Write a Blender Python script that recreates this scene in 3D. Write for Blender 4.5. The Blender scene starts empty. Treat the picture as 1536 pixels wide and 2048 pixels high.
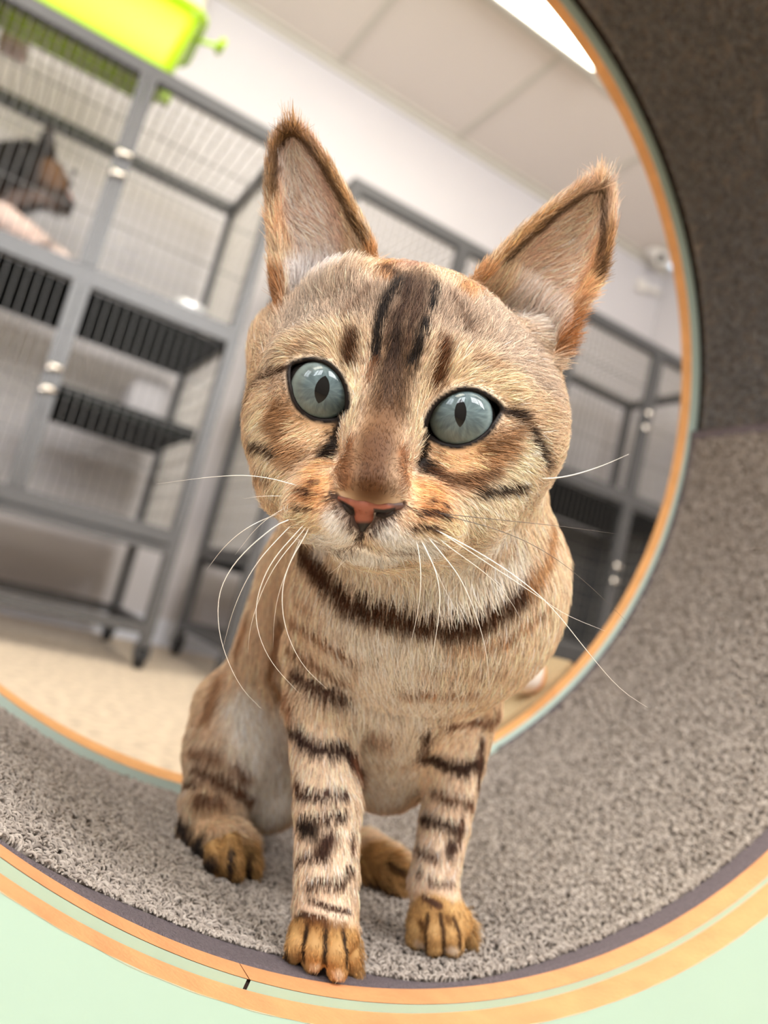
import bpy, bmesh, math, random
import numpy as np
from mathutils import Vector, Matrix
from mathutils.bvhtree import BVHTree

random.seed(7)
rng = np.random.default_rng(7)
SC = bpy.context.scene
COL = SC.collection

# ------------------------------------------------------------------ camera
F = 1538.0
CAM = np.array([0.0, 0.0, 0.286])
RIGHT = np.array([0.84376874, -0.47836697, 0.24335028])
DOWN = np.array([0.28079839, 0.00705672, -0.95974083])
FWD = np.array([0.45739106, 0.87813168, 0.14027892])
cam_data = bpy.data.cameras.new('camera')
cam = bpy.data.objects.new('camera', cam_data)
COL.objects.link(cam)
m = np.eye(4)
m[:3, 0] = RIGHT; m[:3, 1] = -DOWN; m[:3, 2] = -FWD; m[:3, 3] = CAM
cam.matrix_world = Matrix(m.tolist())
cam_data.sensor_fit = 'VERTICAL'
cam_data.sensor_height = 24.0
cam_data.sensor_width = 18.0
cam_data.lens = F / 2048.0 * 24.0
cam_data.clip_start = 0.01
cam_data.dof.use_dof = True
cam_data.dof.focus_distance = 0.243
cam_data.dof.aperture_fstop = 5.0
SC.camera = cam

# ------------------------------------------------------------------ world, lights, exposure
world = bpy.data.worlds.new('world'); SC.world = world
world.use_nodes = True
world.node_tree.nodes['Background'].inputs[0].default_value = (0.75, 0.86, 1.0, 1)
world.node_tree.nodes['Background'].inputs[1].default_value = 2.0
SC.view_settings.view_transform = 'Standard'
SC.view_settings.look = 'None'
SC.view_settings.exposure = 0.12
SC.view_settings.gamma = 1.0
SC.view_settings.use_curve_mapping = False
SC.cycles.max_bounces = 8
SC.cycles.diffuse_bounces = 4
SC.cycles.transparent_max_bounces = 12
SC.cycles.caustics_reflective = False
SC.cycles.caustics_refractive = False


def area_light(name, loc, target, sx, sy, watts, color):
    d = bpy.data.lights.new(name, 'AREA')
    d.shape = 'RECTANGLE'; d.size = sx; d.size_y = sy
    d.energy = watts; d.color = color
    o = bpy.data.objects.new(name, d); COL.objects.link(o)
    o.location = loc
    o.rotation_euler = (Vector(target) - Vector(loc)).to_track_quat('-Z', 'Y').to_euler()
    return o


# daylight through the two windows behind the photographer, and the lamps in the ceiling panels
area_light('window_daylight', (0.70, -0.69, 1.72), (0.70, 0, 1.72), 1.3, 1.1, 84.0, (1.0, 0.975, 0.95))
area_light('left_window_daylight', (-0.80, -0.69, 1.72), (-0.80, 0, 1.72), 0.9, 1.1, 50.0, (0.95, 0.97, 1.0))
area_light('side_window_daylight', (-1.77, 0.0, 1.60), (0, 0.0, 1.60), 0.8, 1.0, 24.0, (0.92, 0.96, 1.0))
LED_POWER = 10.0


# ------------------------------------------------------------------ helpers
def s2l(c):
    c = np.asarray(c, float) / 255.0
    return np.where(c <= 0.04045, c / 12.92, ((c + 0.055) / 1.055) ** 2.4)


def lin(c):
    return tuple(float(v) for v in s2l(c)) + (1.0,)


def P(px, py, d):
    """World point seen at pixel (px, py) at distance d along the optical axis."""
    return CAM + d * (RIGHT * (px - 768.0) / F + DOWN * (py - 1024.0) / F + FWD)


def proj(pts):
    q = np.asarray(pts) - CAM
    z = q @ FWD
    return np.stack([768 + F * (q @ RIGHT) / z, 1024 + F * (q @ DOWN) / z, z], -1)


def mat(name, color, rough=0.6, metal=0.0, noise=0.0, nscale=20.0, bump=0.0, bscale=200.0, emit=0.0, coat=0.0, spec=0.5, stretch=None):
    m = bpy.data.materials.new(name); m.use_nodes = True
    nt = m.node_tree; b = nt.nodes['Principled BSDF']
    b.inputs['Roughness'].default_value = rough
    b.inputs['Metallic'].default_value = metal
    b.inputs['Specular IOR Level'].default_value = spec
    if coat: b.inputs['Coat Weight'].default_value = coat
    c = lin(color)
    tc = nt.nodes.new('ShaderNodeTexCoord')
    src = tc.outputs['Object']
    if stretch:
        mp = nt.nodes.new('ShaderNodeMapping'); mp.inputs['Scale'].default_value = stretch
        nt.links.new(src, mp.inputs[0]); src = mp.outputs[0]
    if noise:
        n = nt.nodes.new('ShaderNodeTexNoise'); n.inputs['Scale'].default_value = nscale; n.inputs['Detail'].default_value = 5
        r = nt.nodes.new('ShaderNodeValToRGB')
        r.color_ramp.elements[0].position = 0.3; r.color_ramp.elements[1].position = 0.7
        r.color_ramp.elements[0].color = tuple(v * (1 - noise) for v in c[:3]) + (1,)
        r.color_ramp.elements[1].color = tuple(min(1, v * (1 + noise)) for v in c[:3]) + (1,)
        nt.links.new(src, n.inputs['Vector']); nt.links.new(n.outputs['Fac'], r.inputs[0])
        nt.links.new(r.outputs[0], b.inputs['Base Color'])
    else:
        b.inputs['Base Color'].default_value = c
    if bump:
        n2 = nt.nodes.new('ShaderNodeTexNoise'); n2.inputs['Scale'].default_value = bscale; n2.inputs['Detail'].default_value = 3
        bp = nt.nodes.new('ShaderNodeBump'); bp.inputs['Strength'].default_value = bump; bp.inputs['Distance'].default_value = 0.002
        nt.links.new(src, n2.inputs['Vector']); nt.links.new(n2.outputs['Fac'], bp.inputs['Height'])
        nt.links.new(bp.outputs[0], b.inputs['Normal'])
    if emit:
        b.inputs['Emission Color'].default_value = c
        b.inputs['Emission Strength'].default_value = emit
    return m


class MB:
    """collects boxes, tubes and faces; build() links them as ONE mesh object"""
    def __init__(s): s.v = []; s.f = []; s.smooth = False
    def add(s, vs, fs):
        o = len(s.v); s.v += [tuple(map(float, v)) for v in vs]; s.f += [tuple(i + o for i in f) for f in fs]
    def box(s, x0, x1, y0, y1, z0, z1):
        s.add([(x0, y0, z0), (x1, y0, z0), (x1, y1, z0), (x0, y1, z0), (x0, y0, z1), (x1, y0, z1), (x1, y1, z1), (x0, y1, z1)],
              [(0, 3, 2, 1), (4, 5, 6, 7), (0, 1, 5, 4), (1, 2, 6, 5), (2, 3, 7, 6), (3, 0, 4, 7)])
    def tube(s, pts, r, n=8, cap=True):
        pts = [np.asarray(p, float) for p in pts]; rs = r if hasattr(r, '__len__') else [r] * len(pts)
        up = None; rings = []
        for i, p in enumerate(pts):
            t = pts[min(i + 1, len(pts) - 1)] - pts[max(i - 1, 0)]; t = t / (np.linalg.norm(t) + 1e-12)
            if up is None:
                up = np.cross(t, [0.3, 0.5, 0.8]); up /= np.linalg.norm(up)
            up = up - t * (up @ t); up /= np.linalg.norm(up); w = np.cross(t, up)
            rings.append([p + rs[i] * (up * math.cos(a) + w * math.sin(a)) for a in np.linspace(0, 2 * math.pi, n, endpoint=False)])
        vs = [v for r_ in rings for v in r_]; fs = []
        for i in range(len(pts) - 1):
            for j in range(n):
                fs.append((i * n + j, i * n + (j + 1) % n, (i + 1) * n + (j + 1) % n, (i + 1) * n + j))
        if cap:
            fs.append(tuple(range(n - 1, -1, -1))); fs.append(tuple((len(pts) - 1) * n + j for j in range(n)))
        s.add(vs, fs)
    def lathe(s, prof, c, axis=2, n=24):
        c = np.asarray(c, float); k = len(prof); vs = []; fs = []
        for (r, h) in prof:
            for a in np.linspace(0, 2 * math.pi, n, endpoint=False):
                q = [r * math.cos(a), r * math.sin(a)]
                q.insert(axis, h); vs.append(c + np.array(q))
        for i in range(k - 1):
            for j in range(n):
                fs.append((i * n + j, i * n + (j + 1) % n, (i + 1) * n + (j + 1) % n, (i + 1) * n + j))
        s.add(vs, fs)
    def build(s, name, material, parent=None, smooth=False, bevel=0.0):
        me = bpy.data.meshes.new(name); me.from_pydata(s.v, [], s.f); me.update()
        bm = bmesh.new(); bm.from_mesh(me); bmesh.ops.recalc_face_normals(bm, faces=bm.faces)
        if bevel:
            bmesh.ops.bevel(bm, geom=bm.edges[:] , offset=bevel, segments=2, affect='EDGES', profile=0.5)
        bm.to_mesh(me); bm.free()
        if smooth:
            me.polygons.foreach_set('use_smooth', [True] * len(me.polygons))
        if material: me.materials.append(material)
        return link(name, me, parent)


def link(name, me, parent=None):
    o = bpy.data.objects.new(name, me); COL.objects.link(o)
    if parent is not None:
        o.parent = parent
        p = parent; off = Vector((0, 0, 0))
        while p is not None:
            off += p.location; p = p.parent
        o.location = -off          # every mesh is written in world coordinates
    return o


def tag(o, label=None, cat=None, group=None, kind=None):
    if label: o['label'] = label
    if cat: o['category'] = cat
    if group: o['group'] = group
    if kind: o['kind'] = kind
    return o


def empty(name, loc, label, cat, group=None):
    o = bpy.data.objects.new(name, None); COL.objects.link(o); o.location = loc
    o.empty_display_size = 0.05
    return tag(o, label, cat, group)


def box(name, x0, x1, y0, y1, z0, z1, m, parent=None, bevel=0.0):
    b = MB(); b.box(x0, x1, y0, y1, z0, z1)
    return b.build(name, m, parent, bevel=bevel)


# ------------------------------------------------------------------ room shell
ZC = 2.546; YW = 2.99; XR = 2.89; XL = -1.7; YB = -0.62
M_wall = mat('wall_paint', (206, 202, 203), 0.8, noise=0.02, nscale=3)
M_ceil = mat('ceiling_tile', (226, 216, 208), 0.9, bump=0.15, bscale=300)
M_bar = mat('ceiling_bar', (205, 199, 188), 0.5)
M_floor = mat('beige_carpet', (196, 180, 160), 0.95, noise=0.3, nscale=45, bump=0.6, bscale=220)
M_skirt = mat('white_skirting', (226, 230, 240), 0.5)
M_frame = mat('window_frame', (235, 235, 235), 0.4)

tag(box('floor', XL, XR, YB, YW, -0.05, 0.0, M_floor), kind='structure')
tag(box('wall_back', XL, XR, YW, YW + 0.1, 0, ZC, M_wall), kind='structure')
tag(box('wall_right', XR, XR + 0.1, YB, YW, 0, ZC, M_wall), kind='structure')


def wall_with_holes(name, fixed, axis, a0, a1, h0, h1, holes, t):
    b = MB()
    def bx(p0, p1, q0, q1):
        if axis == 'x': b.box(fixed - t, fixed, p0, p1, q0, q1)
        else: b.box(p0, p1, fixed - t, fixed, q0, q1)
    edge = a0
    for w0, w1, z0, z1 in holes:
        bx(edge, w0, h0, h1); bx(w0, w1, h0, z0); bx(w0, w1, z1, h1); edge = w1
    bx(edge, a1, h0, h1)
    return tag(b.build(name, M_wall), kind='structure')


wall_with_holes('wall_left', XL, 'x', YB, YW, 0, ZC, [(-0.4, 0.4, 1.1, 2.1)], 0.1)
wall_with_holes('wall_front', YB, 'y', XL, XR, 0, ZC, [(-1.25, -0.35, 1.17, 2.27), (0.05, 1.35, 1.17, 2.27)], 0.1)

M_glass = bpy.data.materials.new('window_glass'); M_glass.use_nodes = True
_nt = M_glass.node_tree; _nt.nodes.clear()
_o = _nt.nodes.new('ShaderNodeOutputMaterial'); _t = _nt.nodes.new('ShaderNodeBsdfTransparent'); _g = _nt.nodes.new('ShaderNodeBsdfGlossy')
_g.inputs['Roughness'].default_value = 0.02
_mx = _nt.nodes.new('ShaderNodeMixShader'); _mx.inputs[0].default_value = 0.05
_nt.links.new(_t.outputs[0], _mx.inputs[1]); _nt.links.new(_g.outputs[0], _mx.inputs[2]); _nt.links.new(_mx.outputs[0], _o.inputs[0])


def window(name, axis, fixed, w0, w1, z0, z1):
    b = MB(); t = 0.05
    def bx(p0, p1, q0, q1, k=0.05):
        if axis == 'x': b.box(fixed - k, fixed - 0.01, p0, p1, q0, q1)
        else: b.box(p0, p1, fixed - k, fixed - 0.01, q0, q1)
    bx(w0, w0 + t, z0, z1); bx(w1 - t, w1, z0, z1); bx(w0 + t, w1 - t, z0, z0 + t); bx(w0 + t, w1 - t, z1 - t, z1)
    mid = (w0 + w1) / 2; bx(mid - 0.03, mid + 0.03, z0 + t, z1 - t)
    fr = tag(b.build(name, M_frame), kind='structure')
    for a0, a1 in ((w0 + t, mid - 0.03), (mid + 0.03, w1 - t)):
        g = MB()
        if axis == 'x': g.box(fixed - 0.033, fixed - 0.027, a0, a1, z0 + t, z1 - t)
        else: g.box(a0, a1, fixed - 0.033, fixed - 0.027, z0 + t, z1 - t)
        g.build('pane', M_glass, fr)


window('window_1', 'y', YB, 0.05, 1.35, 1.17, 2.27)
window('window_3', 'y', YB, -1.25, -0.35, 1.17, 2.27)
window('window_2', 'x', XL, -0.4, 0.4, 1.1, 2.1)

tag(box('baseboard_back', XL, XR, YW - 0.015, YW, 0, 0.1, M_skirt), kind='structure')
tag(box('baseboard_right', XR - 0.015, XR, YB, YW - 0.015, 0, 0.1, M_skirt), kind='structure')

# suspended ceiling: a slab, then tiles and T-bars one by one
ceil = tag(box('ceiling', XL, XR, YB, YW, ZC + 0.03, ZC + 0.08, M_ceil), kind='structure')
TX0, TDX, TY0, TDY = 0.805, 0.632, 2.965, 0.715
tx = [TX0 + TDX * i for i in range(-5, 5)]
ty = [TY0 - TDY * j for j in range(0, 7)]
tile_me = None
for i in range(len(tx) - 1):
    for j in range(len(ty) - 1):
        x0, x1 = tx[i] + 0.010, tx[i + 1] - 0.010; y1, y0 = ty[j] - 0.010, ty[j + 1] + 0.010
        if x1 > XR or x0 < XL or y0 < YB: continue
        if tile_me is None:
            b = MB(); b.box(-(x1 - x0) / 2, (x1 - x0) / 2, -(y1 - y0) / 2, (y1 - y0) / 2, 0, 0.02)
            t = b.build('ceiling_tile', M_ceil, ceil); tile_me = t.data
        else:
            t = link('ceiling_tile', tile_me, ceil)
        t.location = ((x0 + x1) / 2, (y0 + y1) / 2, ZC + 0.004)
for x in tx:
    if XL < x < XR: box('ceiling_bar', x - 0.012, x + 0.012, YB, YW, ZC - 0.004, ZC + 0.012, M_bar, ceil)
for y in ty:
    if y > YB:
        box('ceiling_bar', XL, XR, y - 0.012, y + 0.012, ZC - 0.006, ZC + 0.012, M_bar, ceil)
tag(box('trim_1', XL, XR, YW - 0.012, YW, ZC - 0.03, ZC + 0.012, M_bar), kind='structure')

M_led = mat('lamp_panel', (255, 246, 224), 0.5, emit=LED_POWER)
M_ledframe = mat('lamp_frame', (205, 202, 196), 0.4)
led_labels = ['long bright warm light panel on the ceiling beside the tunnel rim',
              'ceiling light panel above the photographer', 'ceiling light panel over the left half of the room',
              'ceiling light panel near the windows']
for (x0, x1, y0, y1), lb in zip([(0.45, 1.56, 1.68, 2.20), (0.45, 1.56, -0.3, 0.22), (-1.5, -0.4, 1.2, 1.72), (-1.5, -0.4, -0.5, 0.02)], led_labels):
    e = empty('ceiling_light', ((x0 + x1) / 2, (y0 + y1) / 2, ZC - 0.006), lb, 'ceiling light')
    b = MB(); t = 0.022; z0, z1 = ZC - 0.045, ZC - 0.006
    b.box(x0, x1, y0, y0 + t, z0, z1); b.box(x0, x1, y1 - t, y1, z0, z1); b.box(x0, x0 + t, y0 + t, y1 - t, z0, z1); b.box(x1 - t, x1, y0 + t, y1 - t, z0, z1)
    b.build('lamp_frame', M_ledframe, e)
    box('diffuser', x0 + t, x1 - t, y0 + t, y1 - t, ZC - 0.038, ZC - 0.012, M_led, e)

# ------------------------------------------------------------------ cages along the back wall
M_steel = mat('grey_hammered_steel', (82, 82, 83), 0.42, 0.3, noise=0.06, nscale=60)
M_tray = mat('black_tray', (9, 11, 12), 0.85, spec=0.06)
M_wire = mat('cage_wire', (176, 170, 158), 0.4, 0.2)
M_wire2 = mat('cage_wire_dark', (84, 83, 82), 0.4, 0.2)
M_chrome = mat('chrome_latch', (235, 228, 218), 0.12, 1.0)
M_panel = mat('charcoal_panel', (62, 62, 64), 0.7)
M_rubber = mat('black_rubber', (18, 18, 19), 0.7)
YF = 2.20; YK = 2.78; CW = 0.897
ZB = 0.286


def grid_mb(plane, fixed, a0, a1, b0, b1, da, db, r=0.0014):
    mb = MB()
    def wire(p, q):
        lo = np.minimum(p, q) - r; hi = np.maximum(p, q) + r
        mb.box(lo[0], hi[0], lo[1], hi[1], lo[2], hi[2])
    na = max(2, int(round((a1 - a0) / da))); nb = max(2, int(round((b1 - b0) / db)))
    for k in range(1, na):
        a = a0 + (a1 - a0) * k / na
        if plane == 'y': wire(np.array([a, fixed, b0]), np.array([a, fixed, b1]))
        elif plane == 'z': wire(np.array([a, b0, fixed]), np.array([a, b1, fixed]))
        else: wire(np.array([fixed, a, b0]), np.array([fixed, a, b1]))
    for k in range(1, nb):
        b_ = b0 + (b1 - b0) * k / nb; g = 2.05 * r
        if plane == 'y': wire(np.array([a0, fixed + g, b_]), np.array([a1, fixed + g, b_]))
        elif plane == 'z': wire(np.array([a0, b_, fixed + g]), np.array([a1, b_, fixed + g]))
        else: wire(np.array([fixed + g, a0, b_]), np.array([fixed + g, a1, b_]))
    return mb


def build_cage(x0, label, dark=False):
    x1 = x0 + CW; s = 0.032
    c = empty('steel_cage', ((x0 + x1) / 2, (YF + YK) / 2, 0), label, 'cage', 'wheeled steel cages along the wall')
    zt = ZB + 1.355; zm0, zm1 = ZB + 0.685, ZB + 0.735; zl0, zl1 = ZB + 0.070, ZB + 0.110
    for px, py in ((x0, YF), (x1 - s, YF), (x0, YK - s), (x1 - s, YK - s)):
        box('post', px, px + s, py, py + s, 0.095, zt - 0.04, M_steel, c)
    for py in (YF, YK - s):
        box('rail', x0, x1, py, py + s, zt - 0.04, zt, M_steel, c)
        box('rail', x0 + s, x1 - s, py, py + s, zm0, zm1, M_steel, c)
        box('rail', x0 + s, x1 - s, py, py + s, zl0, zl1, M_steel, c)
        box('rail', x0 + s, x1 - s, py, py + s, ZB - 0.19, ZB - 0.160, M_steel, c)
    for px in (x0, x1 - s):
        box('rail', px, px + s, YF + s, YK - s, zt - 0.04, zt, M_steel, c)
        box('rail', px, px + s, YF + s, YK - s, zm0, zm1, M_steel, c)
        box('rail', px, px + s, YF + s, YK - s, zl0, zl1, M_steel, c)
        box('rail', px, px + s, YF + s, YK - s, ZB - 0.19, ZB - 0.160, M_steel, c)
    # trays under the two tiers
    box('tray', x0 + s, x1 - s, YF + s, YK - s, zm0 - 0.014, zm0 - 0.002, M_tray, c)
    box('tray', x0 + s, x1 - s, YF + s, YK - s, zl0 - 0.022, zl0 - 0.004, M_tray, c)
    box('tray_bar', x0 + s, x1 - s, YF - 0.004, YF + 0.02, ZB + 0.040, ZB + 0.062, M_steel, c)
    # door stiles, two doors per tier
    xm = (x0 + x1) / 2
    for z0, z1 in ((zm1, zt - 0.04), (zl1, zm0)):
        box('door_stile', xm - 0.024, xm - 0.001, YF - 0.003, YF + 0.022, z0 + 0.001, z1 - 0.001, M_steel, c)
        box('door_stile', xm + 0.001, xm + 0.024, YF - 0.003, YF + 0.022, z0 + 0.001, z1 - 0.001, M_steel, c)
        for a0, a1 in ((x0 + s, xm - 0.024), (xm + 0.024, x1 - s)):
            tag(grid_mb('y', YF + 0.012, a0, a1, z0, z1, 0.026, 0.14, 0.0011).build('wire_mesh', M_wire2, c), kind='stuff')
        tag(grid_mb('y', YK - 0.016, x0 + s, x1 - s, z0, z1, 0.03, 0.055).build('wire_mesh', M_wire, c), kind='stuff')
        for px in (x0 + s / 2, x1 - s / 2):
            tag(grid_mb('x', px, YF + s, YK - s, z0, z1, 0.03, 0.055).build('wire_mesh', M_wire, c), kind='stuff')
        zc = z0 + (z1 - z0) * 0.52
        for dz in (0.03, -0.03):
            b = MB(); b.tube([(xm - 0.02, YF - 0.012, zc + dz), (xm + 0.02, YF - 0.012, zc + dz)], 0.008, 10)
            b.tube([(xm - 0.014, YF - 0.02, zc + dz - 0.012), (xm - 0.014, YF - 0.003, zc + dz + 0.006)], 0.006, 8)
            b.build('latch', M_chrome, c, smooth=True)
    tag(grid_mb('z', zt - 0.02, x0 + s, x1 - s, YF + s, YK - s, 0.034, 0.06, 0.0018).build('wire_mesh', M_wire, c), kind='stuff')
    if dark:      # panels added to make the lower tier of this cage dark
        box('added_back_panel', x0 + s, x1 - s, YK - 0.012, YK - 0.004, ZB - 0.16, zm0 - 0.016, M_panel, c)
        box('added_side_panel', x0 + 0.004, x0 + 0.012, YF + s, YK - s, ZB - 0.16, zl0, M_panel, c)
        box('added_side_panel', x1 - 0.012, x1 - 0.004, YF + s, YK - s, ZB - 0.16, zm0, M_panel, c)
        box('added_bottom_shelf', x0 + s, x1 - s, YF + s, YK - s, ZB - 0.176, ZB - 0.168, M_tray, c)
    # casters
    for px, py in ((x0 + s / 2, YF + s / 2), (x1 - s / 2, YF + s / 2), (x0 + s / 2, YK - s / 2), (x1 - s / 2, YK - s / 2)):
        b = MB(); b.box(px - 0.014, px + 0.014, py - 0.018, py + 0.018, 0.062, 0.095); b.box(px - 0.02, px - 0.015, py - 0.02, py + 0.02, 0.03, 0.07); b.box(px + 0.015, px + 0.02, py - 0.02, py + 0.02, 0.03, 0.07)
        fk = b.build('caster', M_steel, c)
        w = MB(); w.lathe([(0.004, -0.013), (0.026, -0.013), (0.03, -0.008), (0.03, 0.008), (0.026, 0.013), (0.004, 0.013)], (px, py, 0.030), axis=0, n=20)
        w.build('wheel', M_rubber, fk, smooth=True)
    return c


build_cage(-0.36, 'grey wire cage at the left under the lime green tub, a dark tabby inside')
build_cage(0.748, 'grey wire cage in the middle of the row, mostly behind the bengal cat')
build_cage(1.745, 'grey wire cage with added dark lower panels, between the bengal cat and the tunnel rim', dark=True)

# inner shelf, bowls and blankets of the left cage
M_shelf = mat('black_plastic', (22, 24, 23), 0.85, spec=0.08)
M_white = mat('white_enamel', (240, 236, 232), 0.3)
e = empty('cage_shelf', (0.32, 2.52, ZB + 0.40), 'black slatted resting shelf inside the lower tier of the left cage', 'shelf')
for k in range(9):
    y = 2.26 + 0.052 * k
    box('slat', 0.105, 0.50, y, y + 0.044, ZB + 0.385, ZB + 0.41, M_shelf, e, bevel=0.003)
box('shelf_frame', 0.105, 0.50, 2.245, 2.258, ZB + 0.375, ZB + 0.415, M_shelf, e); box('shelf_frame', 0.105, 0.50, 2.728, 2.741, ZB + 0.375, ZB + 0.415, M_shelf, e)


def bowl(x, y, z, r, label, m):
    b = MB(); b.lathe([(0.001, 0.006), (r * .6, 0.006), (r * .92, r * .55), (r, r * .6), (r * 1.05, r * .58), (r * .72, 0.0), (0.001, 0.0)], (x, y, z), n=28)
    o = b.build('food_bowl', m, smooth=True)
    return tag(o, label, 'bowl')


bowl(0.385, 2.275, ZB + 0.7365, 0.05, 'shiny white bowl standing at the right of the left cage, upper tier', mat('shiny_bowl', (245, 245, 245), 0.15, 0.3))


def soft_box(name, x0, x1, y0, y1, z0, z1, m, bev):
    b = MB(); b.box(x0, x1, y0, y1, z0, z1)
    o = b.build(name, m, bevel=bev)
    o.data.polygons.foreach_set('use_smooth', [True] * len(o.data.polygons))
    return o


tag(soft_box('folded_blanket', 0.33, 0.47, 2.55, 2.72, ZB + 0.411, ZB + 0.58, mat('white_fleece', (205, 200, 198), 0.9, bump=0.4), 0.03),
    'white folded blanket on the black shelf of the left cage', 'blanket')

# lime green tub on top of the left cage
M_lime = mat('lime_plastic', (176, 216, 4), 0.4)
M_lime.node_tree.nodes['Principled BSDF'].inputs['Subsurface Weight'].default_value = 0.0
ZT = ZB + 1.356
tub = empty('plastic_tub', (-0.25, 2.35, ZT), 'lime green plastic tub lying on top of the left cage', 'tub')
b = MB()
def rrect(x0, x1, y0, y1, r, z, n=6):
    out = []
    for cx_, cy_, a0 in ((x1 - r, y1 - r, 0), (x0 + r, y1 - r, 90), (x0 + r, y0 + r, 180), (x1 - r, y0 + r, 270)):
        for k in range(n + 1):
            a = math.radians(a0 + 90 * k / n); out.append((cx_ + r * math.cos(a), cy_ + r * math.sin(a), z))
    return out
layers = [(-0.62, 0.130, 2.215, 2.42, 0.03, 0.0), (-0.63, 0.140, 2.205, 2.43, 0.035, 0.012), (-0.66, 0.165, 2.19, 2.45, 0.04, 0.16), (-0.67, 0.178, 2.18, 2.46, 0.045, 0.205),
          (-0.60, 0.10, 2.22, 2.43, 0.045, 0.265), (-0.45, -0.02, 2.26, 2.40, 0.045, 0.285)]
rings = [rrect(a, b_, c_, d_, r_, ZT + z_) for a, b_, c_, d_, r_, z_ in layers]
n_ = len(rings[0])
fs = [tuple(range(n_ - 1, -1, -1)), tuple((len(rings) - 1) * n_ + j for j in range(n_))]
for i in range(len(rings) - 1):
    for j in range(n_): fs.append((i * n_ + j, i * n_ + (j + 1) % n_, (i + 1) * n_ + (j + 1) % n_, (i + 1) * n_ + j))
b.add([v for r_ in rings for v in r_], fs)
b.build('tub_body', M_lime, tub, smooth=True)
b = MB(); rim = rrect(-0.68, 0.188, 2.17, 2.47, 0.05, ZT + 0.2)
b.tube(rim + [rim[0]], 0.008, 8, cap=False); b.build('tub_rim', M_lime, tub, smooth=True)
b = MB(); b.tube([(0.17, 2.30, ZT + 0.196), (0.235, 2.30, ZT + 0.215), (0.262, 2.30, ZT + 0.222)], [0.008, 0.007, 0.012], 8); b.tube([(0.255, 2.27, ZT + 0.222), (0.255, 2.33, ZT + 0.222)], 0.011, 8)
b.build('tub_latch', M_lime, tub, smooth=True)
b = MB(); b.box(0.142, 0.168, 2.34, 2.37, ZT, ZT + 0.05); b.build('tub_foot', M_lime, tub)

# cream dispenser on the wall beyond the tub
def wall_pt(px, py, y=2.94):
    r_ = RIGHT * (px - 768.0) / F + DOWN * (py - 1024.0) / F + FWD
    return CAM + r_ * ((y - CAM[1]) / r_[1])
w0 = wall_pt(352, -60); w1 = wall_pt(392, 62); w2 = wall_pt(388, 118)
disp = empty('soap_dispenser', ((w0[0] + w1[0]) / 2, 2.96, w1[2]), 'cream white dispenser on the wall beside the green tub', 'dispenser')
M_cream = mat('cream_plastic', (250, 244, 214), 0.4)
box('dispenser_body', w1[0] - .13, w1[0], 2.91, YW - .0005, w1[2], w1[2] + .24, M_cream, disp, bevel=.012)
b = MB(); b.tube([(w1[0] - .035, 2.94, w1[2] + .004), (w1[0] - .035, 2.94, w2[2] + .01), (w1[0] - .035, 2.938, w2[2])], [.026, .026, .018], 14); b.build('dispenser_nozzle', M_cream, disp, smooth=True)

# security camera in the far ceiling corner
cc = empty('security_camera', (2.74, 2.90, ZC - 0.03), 'white security camera in the far corner under the ceiling', 'camera')
M_cctv = mat('white_plastic', (228, 222, 214), 0.4)
b = MB(); b.lathe([(0.001, 0.0), (0.05, 0.0), (0.05, -0.018), (0.03, -0.024), (0.001, -0.024)], (2.70, 2.90, ZC - 0.006), n=24); b.build('camera_base', M_cctv, cc, smooth=True)
b = MB(); b.tube([(2.72, 2.90, ZC - 0.02), (2.72, 2.86, ZC - 0.05)], 0.014, 10); b.build('camera_arm', M_cctv, cc)
_bd = Vector((CAM - np.array([2.70, 2.82, ZC - 0.055])).tolist()).normalized()
_c0 = np.array([2.70, 2.84, ZC - 0.06]); _d = np.array(_bd)
b = MB(); b.tube([_c0 - _d * 0.05, _c0 - _d * 0.045, _c0 + _d * 0.05, _c0 + _d * 0.055], [0.03, 0.04, 0.04, 0.034], 20); b.build('camera_body', M_cctv, cc, smooth=False)
b = MB(); b.tube([_c0 + _d * 0.0545, _c0 + _d * 0.060], 0.022, 16); b.build('camera_lens', M_tray, cc)
b = MB(); b.tube([(2.72, 2.97, ZC - 0.17), (2.86, 2.97, ZC - 0.15)], 0.018, 8); b.box(2.70, 2.75, 2.955, 2.985, ZC - 0.2, ZC - 0.14)
tag(b.build('cable_box', M_cctv), 'pale cable box and conduit on the wall under the security camera', 'cable box')

# ------------------------------------------------------------------ carpeted tunnel
R = 0.33; L = 0.2158
C = np.array([0.59132588, 0.76791942, 0.60449898]) * R + CAM
Y0 = C[1]
M_mint = mat('mint_laminate', (178, 206, 190), 0.5, noise=0.015, nscale=9)
M_mint2 = mat('mint_edge', (172, 204, 186), 0.4)
M_mdf = mat('mdf_edge', (206, 144, 96), 0.75, noise=0.10, nscale=70, bump=0.25, bscale=500)
M_mdf2 = mat('mdf_far', (214, 158, 100), 0.75, noise=0.10, nscale=70)
M_felt = mat('grey_felt', (112, 104, 96), 0.95, noise=0.3, nscale=140, bump=0.5, bscale=700)
M_bind = mat('binding_tape', (102, 92, 96), 0.9, noise=0.2, nscale=900, bump=0.8, bscale=1500)
M_ply = mat('tan_plywood', (176, 154, 118), 0.6, noise=0.08, nscale=30, stretch=(1, 8, 8))


def cyl_pt(r, ang, y):
    return (C[0] + r * math.cos(ang), y, C[2] + r * math.sin(ang))


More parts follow.
